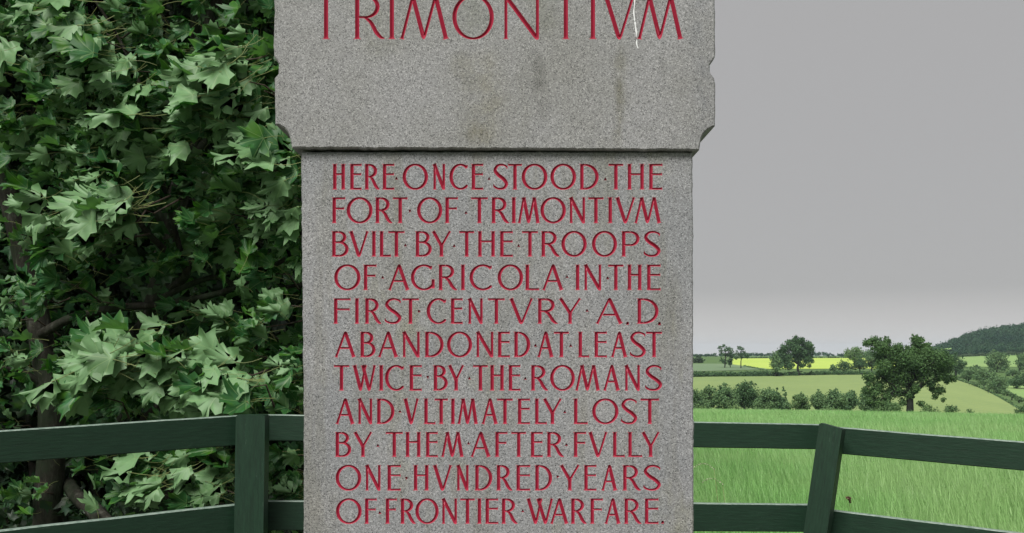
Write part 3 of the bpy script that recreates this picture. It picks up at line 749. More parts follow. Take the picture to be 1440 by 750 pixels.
def face_cdt(outline, bds):
    """stone face with the letters left out: keep regions at odd crossing parity"""
    vs = [Vector(p) for p in outline]; n = len(vs); es = [(i, (i+1) % n) for i in range(n)]; idx = {}
    for a, b in bds:
        k = []
        for p in (a, b):
            if p not in idx: idx[p] = len(vs); vs.append(Vector(p))
            k.append(idx[p])
        es.append(tuple(k))
    V, E, Fc, ov, oe, of = delaunay_2d_cdt(vs, es, [], 0, 1e-6)
    wall = {(min(e), max(e)) for e, s in zip(E, oe) if len(s)}
    ef = {}
    for fi, f in enumerate(Fc):
        for i in range(3):
            a, b = f[i], f[(i+1) % 3]; ef.setdefault((min(a, b), max(a, b)), []).append(fi)
    par = [-1]*len(Fc); st = []
    for e, l in ef.items():
        if len(l) == 1 and par[l[0]] < 0: par[l[0]] = 1 if e in wall else 0; st.append(l[0])
    while st:
        f = st.pop(); t = Fc[f]
        for i in range(3):
            a, b = t[i], t[(i+1) % 3]; e = (min(a, b), max(a, b))
            for g_ in ef[e]:
                if par[g_] < 0: par[g_] = par[f] ^ (1 if e in wall else 0); st.append(g_)
    return [v[:] for v in V], [f for f, p in zip(Fc, par) if p == 1]

def stone_block(name, outline, letters, yf, depth, mat, parent, origin):
    """outline: clockwise/any (x,z) front silhouette in world; front at y=yf"""
    bds = []; parts = []
    for (c, strokes, ox, oz, H, wk) in letters:
        pts, dist, tris, bd = carve(strokes, ox, oz, H); bds += bd; parts.append((c, pts, dist, tris))
    # inset the face for a worn arris
    n = len(outline); ar = .0035; ins = []
    area = sum(outline[i][0]*outline[(i+1) % n][1]-outline[(i+1) % n][0]*outline[i][1] for i in range(n))
    sg = 1 if area > 0 else -1
    for i in range(n):
        a = outline[i-1]; b = outline[i]; c = outline[(i+1) % n]
        t1 = Vector((b[0]-a[0], b[1]-a[1])).normalized(); t2 = Vector((c[0]-b[0], c[1]-b[1])).normalized(); t = (t1+t2).normalized()
        nn = Vector((-t.y, t.x))*sg; ins.append((b[0]+nn.x*ar, b[1]+nn.y*ar))
    V2, T2 = face_cdt(ins, bds)
    V = [(p[0]-origin.x, yf-origin.y, p[1]-origin.z) for p in V2]
    T = []
    for f in T2:
        a, b, c = (V2[i] for i in f); cr = (b[0]-a[0])*(c[1]-a[1])-(b[1]-a[1])*(c[0]-a[0])
        T.append(tuple(f) if cr > 0 else (f[0], f[2], f[1]))
    # arris + sides + back
    r0 = len(V); V += [(p[0]-origin.x, yf-origin.y, p[1]-origin.z) for p in ins]
    r1 = len(V); V += [(p[0]-origin.x, yf+ar-origin.y, p[1]-origin.z) for p in outline]
    r2 = len(V); V += [(p[0]-origin.x, yf+depth-origin.y, p[1]-origin.z) for p in outline]
    for a_, b_ in ((r0, r1), (r1, r2)):
        for i in range(n):
            j = (i+1) % n; q = (a_+i, b_+i, b_+j, a_+j); T.append(q if sg > 0 else q[::-1])
    T.append(tuple(r2+i for i in range(n)) if sg < 0 else tuple(r2+n-1-i for i in range(n)))
    me = bpy.data.meshes.new(name); me.from_pydata(V, [], T); me.update()
    o = link(name, me, parent, mat)
    for (c, pts, dist, tris) in parts:
        w0 = pts.min(0); me = bpy.data.meshes.new('carved_letter')
        D = np.minimum(dist*1.25, .014)
        D = D*(2.6 if c in '^v>.' else 1)
        vv = [(p[0]-w0[0], d, p[1]-w0[1]) for p, d in zip(pts, D)]
        tt = []
        for f in tris:
            a, b, e = (vv[i] for i in f[:3]); cr = (b[0]-a[0])*(e[2]-a[2])-(b[2]-a[2])*(e[0]-a[0]); tt.append(f if cr > 0 else f[::-1])
        me.from_pydata(vv, [], tt); me.update()
        nm = 'carved_stop' if c in '^v>.' else 'carved_letter'
        link(nm, me, o, M_red, (w0[0]-origin.x, yf-origin.y, w0[1]-origin.z))
    return o

root = empty('inscribed_stone', (0, CD+.05, 0), 'tall grey granite monument with red carved lettering standing inside the green fence', 'monument')
ORG = Vector((0, CD+.05, 0)); SD = CD+.019      # shaft front distance
def rough_edge(a, b, amp, step):
    """points from a to b (b excluded) with small chips"""
    n = max(1, int(math.hypot(b[0]-a[0], b[1]-a[1])/step)); out = [a]
    dx, dy = b[0]-a[0], b[1]-a[1]; l = math.hypot(dx, dy)
    for i in range(1, n):
        t = i/n; q = random.gauss(0, amp); q += amp*3*(random.random() < .06)
        out.append((a[0]+dx*t-dy/l*q, a[1]+dy*t+dx/l*q))
    return out
def outline_from(px, dist, amp=.0007, step=.012):
    w_ = [((x-720)/F*dist, EYE-(y-HZ)/F*dist) for x, y in px]; out = []
    for i in range(len(w_)): out += rough_edge(w_[i], w_[(i+1) % len(w_)], amp, step)
    return out
LINES = [
 (231, 267.3, 'H 40 160 E 185 292 R 310 445 E 460 568 ^ 585 152 O 635 853 N 885 1005 C 1030 1200 E 1210 1318 ^ 1366 155 S 1400 1528 T 1525 1645 O 1640 1860 O 1882 2102 D 2125 2293 ^ 2347 157 T 2373 2500 H 2527 2682 E 2708 2830', 225),
 (278, 314.5, 'F 35 155 O 163 385 R 400 553 T 553 680 v 698 152 O 757 973 F 988 1105 ^ 1172 158 T 1213 1357 R 1380 1540 I 1550 1600 M 1608 1798 O 1798 2016 N 2036 2186 T 2202 2334 I 2366 2412 V 2425 2610 M 2592 2820', 272),
 (325.5, 361.6, 'B 33 183 V 178 360 I 372 417 L 435 540 T 515 655 ^ 660 145 B 738 885 Y 875 1055 ^ 1072 150 T 1113 1243 H 1265 1425 E 1450 1568 ^ 1616 150 T 1643 1780 R 1800 1965 O 1975 2192 O 2233 2448 P 2478 2638 S 2668 2815', 320),
 (372.6, 408.7, 'O 58 283 F 300 418 ^ 468 135 A 508 705 G 705 912 R 933 1100 I 1122 1170 C 1200 1405 O 1437 1655 L 1665 1790 A 1808 2003 ^ 2025 130 I 2090 2137 N 2160 2322 ^ 2367 140 T 2370 2502 H 2527 2662 E 2690 2815', 367),
 (420, 456, 'F 48 200 I 230 273 R 312 460 S 483 628 T 632 775 > 780 142 C 838 1018 E 1035 1145 N 1182 1322 T 1357 1500 V 1530 1747 R 1770 1950 Y 1948 2152 ^ 2193 133 A 2260 2503 . 2534 243 D 2610 2798 . 2803 246', 414),
 (467, 503, 'A 57 250 B 272 410 A 422 608 N 628 790 D 818 985 O 1010 1225 N 1250 1412 E 1432 1543 D 1570 1715 ^ 1757 145 A 1767 1920 T 1912 2042 ^ 2055 147 L 2112 2213 E 2247 2362 A 2388 2542 S 2552 2690 T 2690 2827', 461),
 (514, 550, 'T 55 188 W 210 415 I 435 478 C 487 660 E 687 800 v 850 138 B 890 1020 Y 1012 1165 ^ 1200 140 T 1230 1357 H 1368 1500 E 1523 1632 ^ 1672 143 R 1713 1868 O 1880 2092 M 2093 2305 A 2323 2480 N 2503 2648 S 2680 2828', 508),
 (561, 597, 'A 65 240 N 252 390 D 412 570 ^ 615 138 V 637 783 L 810 915 T 905 1020 I 1043 1080 M 1100 1275 A 1297 1450 T 1433 1568 E 1600 1713 L 1745 1855 Y 1813 1990 ^ 2005 142 L 2073 2200 O 2235 2460 S 2477 2618 T 2643 2802', 555),
 (608, 643.3, 'B 62 205 Y 215 390 ^ 428 150 T 493 640 H 655 797 E 825 935 M 962 1155 ^ 1193 130 A 1203 1388 F 1410 1522 T 1553 1680 E 1710 1820 R 1848 2000 ^ 2018 143 F 2073 2187 V 2197 2375 L 2403 2513 L 2532 2660 Y 2645 2815', 601),
 (654.5, 690.5, 'O 70 290 N 315 460 E 500 623 v 668 150 H 722 865 V 885 1063 N 1085 1203 D 1240 1395 R 1422 1565 E 1588 1715 D 1747 1900 > 1950 133 Y 1955 2140 E 2160 2273 A 2307 2457 R 2488 2650 S 2665 2817', 648),
 (701.5, 737.3, 'O 73 293 F 310 420 ^ 445 152 F 485 590 R 612 750 O 743 943 N 960 1105 T 1122 1247 I 1267 1303 E 1327 1445 R 1465 1610 ^ 1650 138 W 1677 1910 A 1875 2045 R 2050 2192 F 2213 2328 A 2335 2485 R 2500 2655 E 2672 2797 . 2830 235', 695)]
sl = []; s_ = SD/F
for (yt, yb, txt, y0) in LINES:
    tk = txt.split(); H = (yb-yt)*s_
    for i in range(0, len(tk), 3):
        c, a, b = tk[i], float(tk[i+1]), float(tk[i+2])
        if c in '^v>.':
            x = 460+a/6; y = y0+b/6; wpx = 4.5 if c != '.' else 4.2; W = wpx/(yb-yt)
            sl.append((c, glyph(c, W), (x-wpx/2-720)*s_, EYE-(y+2.4-HZ)*s_, H, 0))
        else:
            xa = 460+(a+1)/6; xb = 460+(b-1)/6; W = (xb-xa)/(yb-yt)
            sl.append((c, glyph(c, W), (xa-720)*s_, EYE-(yb-.4-HZ)*s_, H, 0))
gpx = 1270      # ground line of the shaft
stone_block('granite_shaft', outline_from([(423.3, 213.8), (974.3, 213.8), (975.5, 700), (977, gpx), (425, gpx), (427, 700), (426.8, 560), (424, 300)], SD, .0005), sl, SD, .36, M_granite, root, ORG)
cl_ = []; s_ = CD/F
for (c, xa, xb) in [('T', 431, 486), ('R', 496.8, 541), ('I', 546.5, 555.6), ('M', 562, 631), ('O', 636, 694.6), ('N', 706.5, 760), ('T', 768, 823.5), ('I', 829, 838.6), ('V', 847, 895), ('M', 896, 960.5)]:
    cl_.append((c, glyph(c, (xb-xa)/62, .098, .05), (xa-720)*s_, EYE-(55.3-HZ)*s_, 62*s_, 0))
cove = lambda x0, x1, y0, y1: [(x0+(x1-x0)*math.sin(t*math.pi/2), y1+(y0-y1)*math.cos(t*math.pi/2)) for t in (0, .2, .4, .6, .8, 1)]
capo = [(385.5, -170), (400, -185), (990, -185), (1005.5, -170), (1005.5, 80), (1003, 85), (998.5, 91), (998.3, 101), (1004.5, 110), (1006, 118), (1005.8, 177)]
capo += [(1005-20*math.sin(t*math.pi/2), 204-25*math.cos(t*math.pi/2)) for t in (.15, .35, .55, .75, .92)]
capo += [(984.5, 205), (983.5, 211), (410.5, 208)]
capo += [(387+22*math.sin(t*math.pi/2), 202-27*math.cos(t*math.pi/2)) for t in (.96, .8, .6, .4, .15)]
capo += [(387, 175), (386, 110), (391.5, 104), (391.8, 90), (388, 84), (385.5, 80)]
stone_block('granite_cap', outline_from(capo, CD, .0006, .014), cl_, CD, .46, M_cap, root, ORG)
# bird dropping run down over the title
def drip(px, d, name, mat, parent, org):
    V = []; T = []; n = len(px)
    for (x, y, w_) in px:
        for s in (-1, -.4, .4, 1): V.append(tuple(P(x+s*w_/2*DW, y, d)-Vector((0, .0004+.0016*(1-abs(s)), 0))-org))
    for i in range(n-1):
        for j in range(3): T.append((i*4+j, (i+1)*4+j, (i+1)*4+j+1, i*4+j+1))
    link(name, npmesh(name, V, T, smooth=True), parent, mat)
g = G('dried_dropping'); M_drop = g.done((.72, .73, .74), .7)
DW = .72
for _pc in ([(894, -30, 1.5), (893.4, -12, 2.2), (893, -5, 1.6), (892.6, 2, 2.6), (892.3, 8, 1.6), (891.4, 14, 2.0), (891.3, 19, 3.0), (891.9, 24, 2.2), (892.3, 28, 3.4), (892.7, 31, .6)],
            [(892.6, 30, .6), (893.2, 32.5, 3.6), (893.3, 36, 2.2), (894.1, 40, 2.6), (894.6, 44, 3.6), (895.2, 47, 2.4), (895, 51, 1.4), (895.2, 53, .4)],
            [(895, 56, .4), (895.6, 58, 2.0), (895.2, 61, 2.8), (896, 65, 2.0), (896.6, 67.5, 2.4), (897.8, 69, .4)], [(890.6, 40, .3), (890.9, 41, 1.1), (890.7, 42.4, .3)], [(897.2, 25, .3), (897.0, 26.2, 1.2), (897.3, 27.6, .3)]):
    drip(_pc, CD, 'bird_dropping', M_drop, root, ORG)
jb = bmesh.new(); bmesh.ops.create_cube(jb, size=1)
for v in jb.verts: v.co = Vector(((699-720)/F*SD+v.co.x*.93, .03+.30*(v.co.y+.5), EYE+(HZ-211.8)/F*SD+v.co.z*.009))
me = bpy.data.meshes.new('mortar_joint'); jb.to_mesh(me); jb.free(); link('mortar_joint', me, root, M_joint)
# low base slab
bm = bmesh.new(); bmesh.ops.create_cube(bm, size=1)
for v in bm.verts: v.co.x = v.co.x*1.5-.04; v.co.y = v.co.y*.75+.18; v.co.z = v.co.z*.13+.055
bmesh.ops.bevel(bm, geom=bm.edges[:], offset=.012, segments=2, affect='EDGES')
me = bpy.data.meshes.new('base_slab'); bm.to_mesh(me); bm.free(); link('base_slab', me, root, M_granite)

# ------------------------------------------------------------------ fence
fr = empty('post_and_rail_fence', P(355, 583, 5.0)*1.0, 'dark green post and rail fence behind the monument, its ends turned towards the viewer', 'fence')
fr.location.z = 0; FO = fr.location.copy()
def board(name, corners, th, mat=None, label=None):
    """corners: 4 world points of the face nearest the camera (tl, tr, br, bl); th: thickness away from it"""
    tl, tr, br, bl = [Vector(c) for c in corners]
    ax = (tr-tl); ln = ax.length; ax.normalize()
    nrm = ax.cross((tl-bl)).normalized()
    if nrm.y < 0: nrm = -nrm
    seg = max(4, int(ln/.12)); org = tl.copy()
    bm = bmesh.new(); rows = []
    for i in range(seg+1):
        t = i/seg; a = tl.lerp(tr, t); b = bl.lerp(br, t)
        w1 = .0016*noise.noise(Vector((a.x*6, a.z*9, 1))); w2 = .0016*noise.noise(Vector((b.x*6, b.z*9, 5)))
        up = (a-b).normalized(); a = a+up*w1; b = b+up*w2; bv = .004
        ring = [a-up*bv, a+nrm*bv, a+nrm*(th-bv), a+nrm*th-up*bv, b+nrm*th+up*bv, b+nrm*(th-bv), b+nrm*bv, b+up*bv]
        rows.append([bm.verts.new(p-org) for p in ring])
    for r0, r1 in zip(rows, rows[1:]):
        for j in range(8):
            f = bm.faces.new((r0[j], r0[(j+1) % 8], r1[(j+1) % 8], r1[j]))
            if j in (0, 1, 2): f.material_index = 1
    bm.faces.new(rows[0][::-1]); bm.faces.new(rows[-1])
    bmesh.ops.recalc_face_normals(bm, faces=bm.faces[:])
    me = bpy.data.meshes.new(name); bm.to_mesh(me); bm.free()
    # lay the mesh along its own X so the grain follows the board
    q = ax.to_track_quat('X', 'Z'); me.transform(q.to_matrix().to_4x4().inverted())
    o = link(name, me, fr, [M_wood, M_top]); o.location = org-FO; o.rotation_euler = q.to_euler()
    if label: o['label'] = label
    return o
def rail(x0, yt0, yb0, d0, x1, yt1, yb1, d1, label=None):
    return board('rail', [P(x0, yt0, d0), P(x1, yt1, d1), P(x1, yb1, d1), P(x0, yb0, d0)], .038, label=label)
# left panel (comes towards the camera)
rail(-230, 621, 669, 4.02, 345, 583.8, 625.8, 4.98); rail(-230, 772, 820, 4.02, 345, 708.3, 751, 4.98); rail(-230, 925, 975, 4.02, 345, 833, 876, 4.98)
# middle, left of the hidden post
rail(362, 583, 619.8, 5.12, 690, 588, 625, 5.25); rail(362, 704.6, 746.2, 5.12, 690, 706, 746, 5.25); rail(362, 828, 868, 5.12, 690, 827, 866, 5.25)
rail(690, 588, 625, 5.255, 1168, 597.2, 632.5, 5.4); rail(690, 705, 745.5, 5.255, 1150, 709.8, 748.5, 5.4); rail(690, 822, 862, 5.255, 1150, 824, 862, 5.4)
# right panel
rail(1164, 600, 637, 5.42, 1720, 644, 688, 4.5); rail(1150, 715.5, 752, 5.42, 1720, 785, 828, 4.5); rail(1150, 832, 868, 5.42, 1720, 926, 970, 4.5)
def post(xt, yt, xb, yb, d, w_, dp, rot, slant=0):
    """square post; the top front corner seen at (xt,yt); xb is where its axis meets row yb"""
    a = P(xt, yt, d); b = P(xb, yb, d); ax = (a-b).normalized(); k = b.z/ax.z; foot = b-ax*(k+.15)
    L_ = (a-foot).length; bm = bmesh.new(); cr = math.cos(rot); sr = math.sin(rot); rows = []
    nseg = 12
    for i in range(nseg+1):
        z = L_*i/nseg; ring = []
        for (u, v) in [(-1, -1), (-.0, -1.0), (1, -1), (1, 0), (1, 1), (-1, 1)]:
            x = u*w_/2; y = v*dp/2; c = .92 if abs(u) == 1 and abs(v) == 1 else 1; x *= 1; zz = z+(slant*u*w_/2 if i == nseg else 0)
            wob = .0012*noise.noise(Vector((u*3, v*3, z*7)))
            ring.append(bm.verts.new(((x+wob)*cr-y*sr, (x+wob)*sr+y*cr, zz)))
        rows.append(ring)
    for r0, r1 in zip(rows, rows[1:]):
        for j in range(6): bm.faces.new((r0[j], r0[(j+1) % 6], r1[(j+1) % 6], r1[j]))
    t = bm.faces.new(rows[-1]); bm.faces.new(rows[0][::-1])
    bmesh.ops.bevel(bm, geom=list(t.edges)+[e for e in bm.edges if abs((e.verts[0].co-e.verts[1].co).normalized().z) > .95 and len(e.link_faces) == 2 and e.calc_face_angle(0) > 1], offset=.005, segments=2, affect='EDGES')
    bmesh.ops.recalc_face_normals(bm, faces=bm.faces[:])
    me = bpy.data.meshes.new('post'); bm.to_mesh(me); bm.free(); me.transform(Matrix.Rotation(R(90), 4, 'Y'))   # length along X for the grain
    o = link('post', me, fr, M_wood); q = ax.to_track_quat('Z', 'Y')
    o.rotation_mode = 'QUATERNION'; tilt = Vector((0, 0, 1)).rotation_difference(ax)
    o.rotation_quaternion = tilt @ Matrix.Rotation(R(-90), 3, 'Y').to_quaternion()
    o.location = foot-FO; return o
post(355.5, 583.2, 353, 750, 4.96, .135, .09, R(0))
post(1171, 599, 1149, 750, 5.28, .112, .10, R(-28), -.12)['label'] = 'leaning post with a slanting top'
post(690, 586, 690, 750, 5.2, .12, .09, 0)
post(-235, 620, -235, 750, 4.0, .13, .09, R(-15)); post(1722, 642, 1722, 750, 4.45, .13, .09, R(15))

# ------------------------------------------------------------------ sycamore at the left
def leaf_geo(seed, simple=False):
    r_ = random.Random(seed)
    tips = [(0, 1.0), (.62, .66), (.60, .02)]
    if simple:
        half = [(0, 1.0), (.16, .62), (.60, .66), (.42, .28), (.56, .0), (.15, -.12)]
    else:
        half = [(0, 1.0), (.09, .86), (.13, .88), (.17, .74), (.23, .72), (.17, .56), (.30, .68), (.36, .66), (.60, .76), (.54, .60), (.58, .54), (.44, .38), (.56, .30), (.66, .12), (.44, .02), (.34, -.14), (.10, -.12)]
    ring = [half[0]]+half[1:]+[(-x, y) for x, y in reversed(half[1:])]
    ring = [(x*r_.uniform(.82, 1.16), y*r_.uniform(.9, 1.1)) for x, y in ring]
    ph = r_.uniform(.15, 1.15); fold = math.sin(ph); cf = math.cos(ph); curl = r_.uniform(-.7, .8); droop = r_.uniform(-.2, .6); tw = r_.uniform(-.7, .7); lf = r_.uniform(-.25, .25)
    def shape(x, y, rip):
        z = fold*abs(x)*(1+lf*(1 if x > 0 else -1))-droop*(x*x)*.9+curl*y*y*.45+tw*x*y+rip+.06*math.sin(7*x+5*y)
        yy = y*(1-.18*abs(curl)*y); return (x*cf, yy, z)
    n = len(ring); V = [(0, 0, 0)]; UV = [(0, 0)]; T = []
    if simple:
        for i, (x, y) in enumerate(ring): V.append(shape(x, y, r_.uniform(-.05, .05))); UV.append((x, y))
        for i in range(n): T.append((0, 1+(i+1) % n, 1+i))
        mi = [0]*len(T)
    else:
        inner = [(0, .55), (.10, .34), (.32, .42), (.22, .20), (.32, .05), (.10, -.05), (-.10, -.05), (-.32, .05), (-.22, .20), (-.32, .42), (-.10, .34)]
        ki = len(inner)
        for q_, (x, y) in enumerate(inner):
            vein = q_ in (0, 2, 4, 7, 9); V.append(shape(x, y, .04 if vein else -.045)); UV.append((x, y))
        for x, y in ring: V.append(shape(x, y, r_.uniform(-.08, .08))); UV.append((x, y))
        own = [min(range(ki), key=lambda q_: abs(math.atan2(inner[q_][0], inner[q_][1]+.02)-math.atan2(x, y+.02))) for x, y in ring]
        for i in range(ki): T.append((0, 1+(i+1) % ki, 1+i))
        for i in range(n):
            j = (i+1) % n; a_, b_ = own[i], own[j]; T.append((1+a_, 1+ki+j, 1+ki+i))
            while a_ != b_:
                nx__ = (a_+1) % ki; T.append((1+a_, 1+nx__, 1+ki+j)); a_ = nx__
        mi = [0]*len(T)
        # stalk bending away from the blade base
        L_ = r_.uniform(.6, 1.1); b = len(V); w_ = .011; bend = r_.uniform(-1, 1)
        for k in range(4):
            t = k/3; p = Vector((bend*t*t*L_*.6, -t*L_, -.25*t*t*L_+r_.uniform(-.02, .02)))
            for a in range(3):
                V.append((p.x+w_*math.cos(a*2.094), p.y, p.z+w_*math.sin(a*2.094))); UV.append((0, -1))
        for k in range(3):
            for a in range(3):
                q = [b+k*3+a, b+k*3+(a+1) % 3, b+(k+1)*3+(a+1) % 3, b+(k+1)*3+a]; T += [(q[0], q[1], q[2]), (q[0], q[2], q[3])]; mi += [1, 1]
    return np.array(V), np.array(T), np.array(UV), np.array(mi)
LG = [leaf_geo(100+i) for i in range(16)]; LS = [leaf_geo(200+i, True) for i in range(8)]
LM = []
for i, (V, T, UV, mi) in enumerate(LG):
    me = npmesh('sycamore_leaf', V, T, UV, mi, smooth=True); me.materials.append(M_leaf); me.materials.append(M_stalk); LM.append(me)
def leaf_rot(tip, nrm):
    y = Vector(tip).normalized(); z = Vector(nrm); z = (z-y*z.dot(y)).normalized(); x = y.cross(z); return Matrix((x, y, z)).transposed()
def joined(name, items, geos, mat, parent, org, label=None):
    """items: (index, loc, rot3, scale)"""
    Vs, Ts, Us, Ms = [], [], [], []; off = 0
    for (k, loc, rot, s) in items:
        V, T, UV, mi = geos[k]
        Vs.append(V @ (np.array(rot).T*s)+np.array(loc-org)); Ts.append(T+off); Us.append(UV); Ms.append(mi); off += len(V)
    o = link(name, npmesh(name, np.vstack(Vs), np.vstack(Ts), np.vstack(Us), np.concatenate(Ms), smooth=True), parent, mat)
    o['kind'] = 'stuff'; return o

tb = P(66, 735, 6.3); tb.z = .1
syc = empty('sycamore_tree', tb, 'wind-blown sycamore with pale leaf undersides filling the left side behind the fence', 'tree')
def path(px, d0, d1, r0, r1, jit=0):
    out = []; n = len(px)
    sm = catmull([(x, y) for x, y in px], 5); m = len(sm)
    for i, (x, y) in enumerate(sm):
        t = i/(m-1); out.append((P(x, y, d0+(d1-d0)*t)-tb, r0+(r1-r0)*t))
    return out
tubes('trunk', [[(P(66, 770, 6.3)-tb, .13)]+path([(68, 740), (68, 700), (72, 640), (72, 560), (62, 500), (52, 440), (38, 380), (14, 280), (-4, 220), (-30, 100), (-60, -120)], 6.3, 6.2, .088, .05)], M_bark, syc, 12)
for px, d0, d1, r0, r1 in [
    ([(95, 680), (110, 700), (132, 718), (150, 740)], 6.35, 6.0, .04, .055),
    ([(58, 470), (100, 448), (160, 434), (240, 426), (330, 405), (420, 352)], 6.2, 5.7, .03, .012),
    ([(66, 545), (30, 522), (0, 518), (-40, 500)], 6.25, 6.0, .022, .012),
    ([(70, 600), (180, 480), (225, 420), (262, 385), (235, 355), (205, 325), (190, 300)], 6.3, 5.6, .035, .012),
    ([(262, 385), (290, 320), (330, 250), (345, 160)], 5.8, 5.5, .018, .007),
    ([(262, 385), (240, 300), (222, 230), (212, 160), (170, 60), (120, -20)], 5.8, 5.35, .016, .007),
    ([(225, 420), (300, 390), (350, 410), (425, 400)], 5.9, 5.9, .018, .01),
    ([(200, 590), (260, 540), (330, 500), (370, 482), (430, 502)], 6.3, 6.0, .02, .014),
    ([(170, 590), (178, 575), (175, 520), (140, 470)], 6.4, 6.3, .03, .02),
    ([(300, 610), (360, 660), (428, 650)], 6.2, 6.0, .014, .01), ([(300, 600), (370, 690), (428, 700)], 6.3, 6.1, .014, .01)]:
    tubes('branch', [path(px, d0, d1, r0, r1)], M_bark, syc, 8)

# leaf clusters at their places: twig end (x, y), leaves, blade px, distance
CL = [(60, 22, 4, 42, 5.35), (118, 30, 4, 48, 5.3), (150, 48, 5, 40, 5.3), (205, 10, 3, 30, 5.8), (70, 78, 4, 44, 5.4), (152, 60, 4, 52, 5.25), (140, 105, 5, 44, 5.35), (36, 100, 3, 46, 5.3), (90, 130, 4, 40, 5.4),
      (190, 100, 5, 44, 5.3), (216, 120, 4, 46, 5.3), (200, 165, 6, 48, 5.3), (165, 175, 4, 42, 5.4), (340, 85, 6, 56, 5.2), (350, 115, 4, 46, 5.2), (335, 100, 4, 46, 5.25), (312, 128, 6, 54, 5.2), (372, 128, 5, 46, 5.25), (296, 138, 5, 58, 5.25), (340, 165, 5, 46, 5.3),
      (285, 175, 5, 48, 5.3), (120, 200, 5, 44, 5.5), (240, 205, 5, 44, 5.4), (60, 215, 3, 36, 5.6), (385, 205, 5, 50, 5.25), (415, 212, 5, 52, 5.2), (420, 245, 5, 48, 5.2), (385, 240, 5, 52, 5.3), (350, 255, 5, 46, 5.4), (300, 250, 5, 40, 5.5),
      (195, 292, 6, 54, 5.2), (180, 285, 6, 58, 5.2), (172, 310, 5, 50, 5.25), (155, 330, 5, 50, 5.4), (110, 350, 4, 44, 5.5), (250, 280, 4, 36, 5.6), (320, 300, 5, 38, 5.6), (400, 285, 6, 46, 5.35), (425, 300, 5, 44, 5.3), (420, 340, 4, 36, 5.5), (350, 330, 5, 36, 5.7),
      (300, 345, 4, 34, 5.7), (100, 400, 4, 36, 5.6), (60, 420, 4, 36, 5.7), (145, 425, 4, 30, 5.8), (270, 365, 5, 34, 5.8), (385, 385, 5, 36, 5.6), (330, 345, 4, 30, 5.8), (410, 430, 5, 38, 5.5), (375, 460, 5, 38, 5.5), (340, 450, 4, 34, 5.6), (280, 440, 4, 34, 5.7),
      (175, 510, 6, 56, 5.15), (168, 498, 6, 60, 5.12), (130, 520, 5, 56, 5.15), (230, 490, 6, 50, 5.2), (268, 500, 6, 48, 5.2), (245, 520, 5, 46, 5.25), (190, 545, 4, 44, 5.4), (330, 525, 6, 50, 5.15), (352, 545, 6, 58, 5.12), (315, 520, 5, 50, 5.2), (285, 510, 5, 48, 5.25), (290, 560, 5, 44, 5.3),
      (425, 520, 4, 36, 5.4), (425, 560, 6, 34, 5.5), (395, 555, 5, 34, 5.5), (150, 560, 4, 46, 5.3), (360, 500, 4, 30, 5.8),
      (228, 655, 6, 48, 5.2), (236, 672, 5, 46, 5.2), (215, 690, 5, 48, 5.2), (290, 640, 5, 50, 5.25), (330, 640, 5, 44, 5.3), (320, 690, 6, 40, 5.2), (300, 705, 5, 38, 5.25), (330, 665, 5, 36, 5.4), (420, 640, 5, 32, 5.5), (425, 680, 5, 32, 5.5), (400, 660, 4, 30, 5.6),
      (30, 640, 3, 30, 5.9), (50, 690, 3, 26, 6.1), (20, 600, 3, 26, 6.1), (25, 30, 3, 38, 5.6), (20, 160, 4, 40, 5.5), (70, 170, 4, 40, 5.5), (30, 330, 3, 30, 5.9), (90, 290, 3, 44, 5.3), (225, 250, 3, 34, 5.6), (30, 450, 3, 28, 6)]
singles = []; extra = []; twigs = []
for ci, (x, y, n, bl, d) in enumerate(CL):
    q = P(x, y, d); s = bl/F*d*(.9 if d < 5.31 else .82); n = int(n*(1.6 if d < 5.31 else 1.8)+.5)
    tip_end = P(x+random.uniform(25, 60), y+random.uniform(-15, 45), d+.25)
    twigs.append([(tip_end-tb, .006), (P(x+22, y+random.uniform(-4, 10), d+.1)-tb, .0045), (q-tb, .003)])
    front = d < 5.36
    for k in range(n):
        dirv = Vector((-1, random.uniform(-.4, .4), random.uniform(-.55, .35))).normalized()
        if front:
            nrm = Vector((random.uniform(-.6, .6), 1, random.uniform(-1.6, .2)))      # underside to the viewer, tipped up to the light
            if random.random() < .2: nrm = -nrm
        else:
            nrm = Vector((random.uniform(-.6, .6), -1 if random.random() < .65 else 1, random.uniform(-.3, 1.0)))
        sz = s*random.uniform(.72, 1.08); st = sz*random.uniform(.55, .95)
        loc = q+dirv*st*.8+Vector((random.uniform(-.5, .6)*sz, random.uniform(-.12, .12), random.uniform(-.6, .6)*sz))
        singles.append((random.randrange(16), loc, leaf_rot(dirv, nrm), sz))
for t in twigs: tubes('twig', [t], M_twig, syc, 5)
order = sorted(range(len(singles)), key=lambda i: singles[i][1].y); big = set(order[:300])
for i, (k, loc, rot, s) in enumerate(singles):
    if i in big:
        o = bpy.data.objects.new('leaf', LM[k]); COL.objects.link(o); o.parent = syc
        o.matrix_local = Matrix.Translation(loc-tb) @ rot.to_4x4() @ Matrix.Diagonal((s, s, s, 1))
    else: extra.append((k, loc, rot, s))
def rnd_leaves(n, xr, yr, dr, sr, geos, wind=.5, keep=None):
    out = []
    while len(out) < n:
        x = random.uniform(*xr); y = random.uniform(*yr); d = random.uniform(*dr)
        if keep and not keep(x, y, d): continue
        q = P(x, y, d)
        if q.z < .12: continue
        dirv = Vector((-wind+random.uniform(-.8, .8), random.uniform(-.6, .6), random.uniform(-.9, .5))).normalized()
        nrm = Vector((random.uniform(-.7, .7), random.uniform(-1, .5), random.uniform(-.2, 1.2)))
        out.append((random.randrange(len(geos)), q, leaf_rot(dirv, nrm), random.uniform(*sr)))
    return out
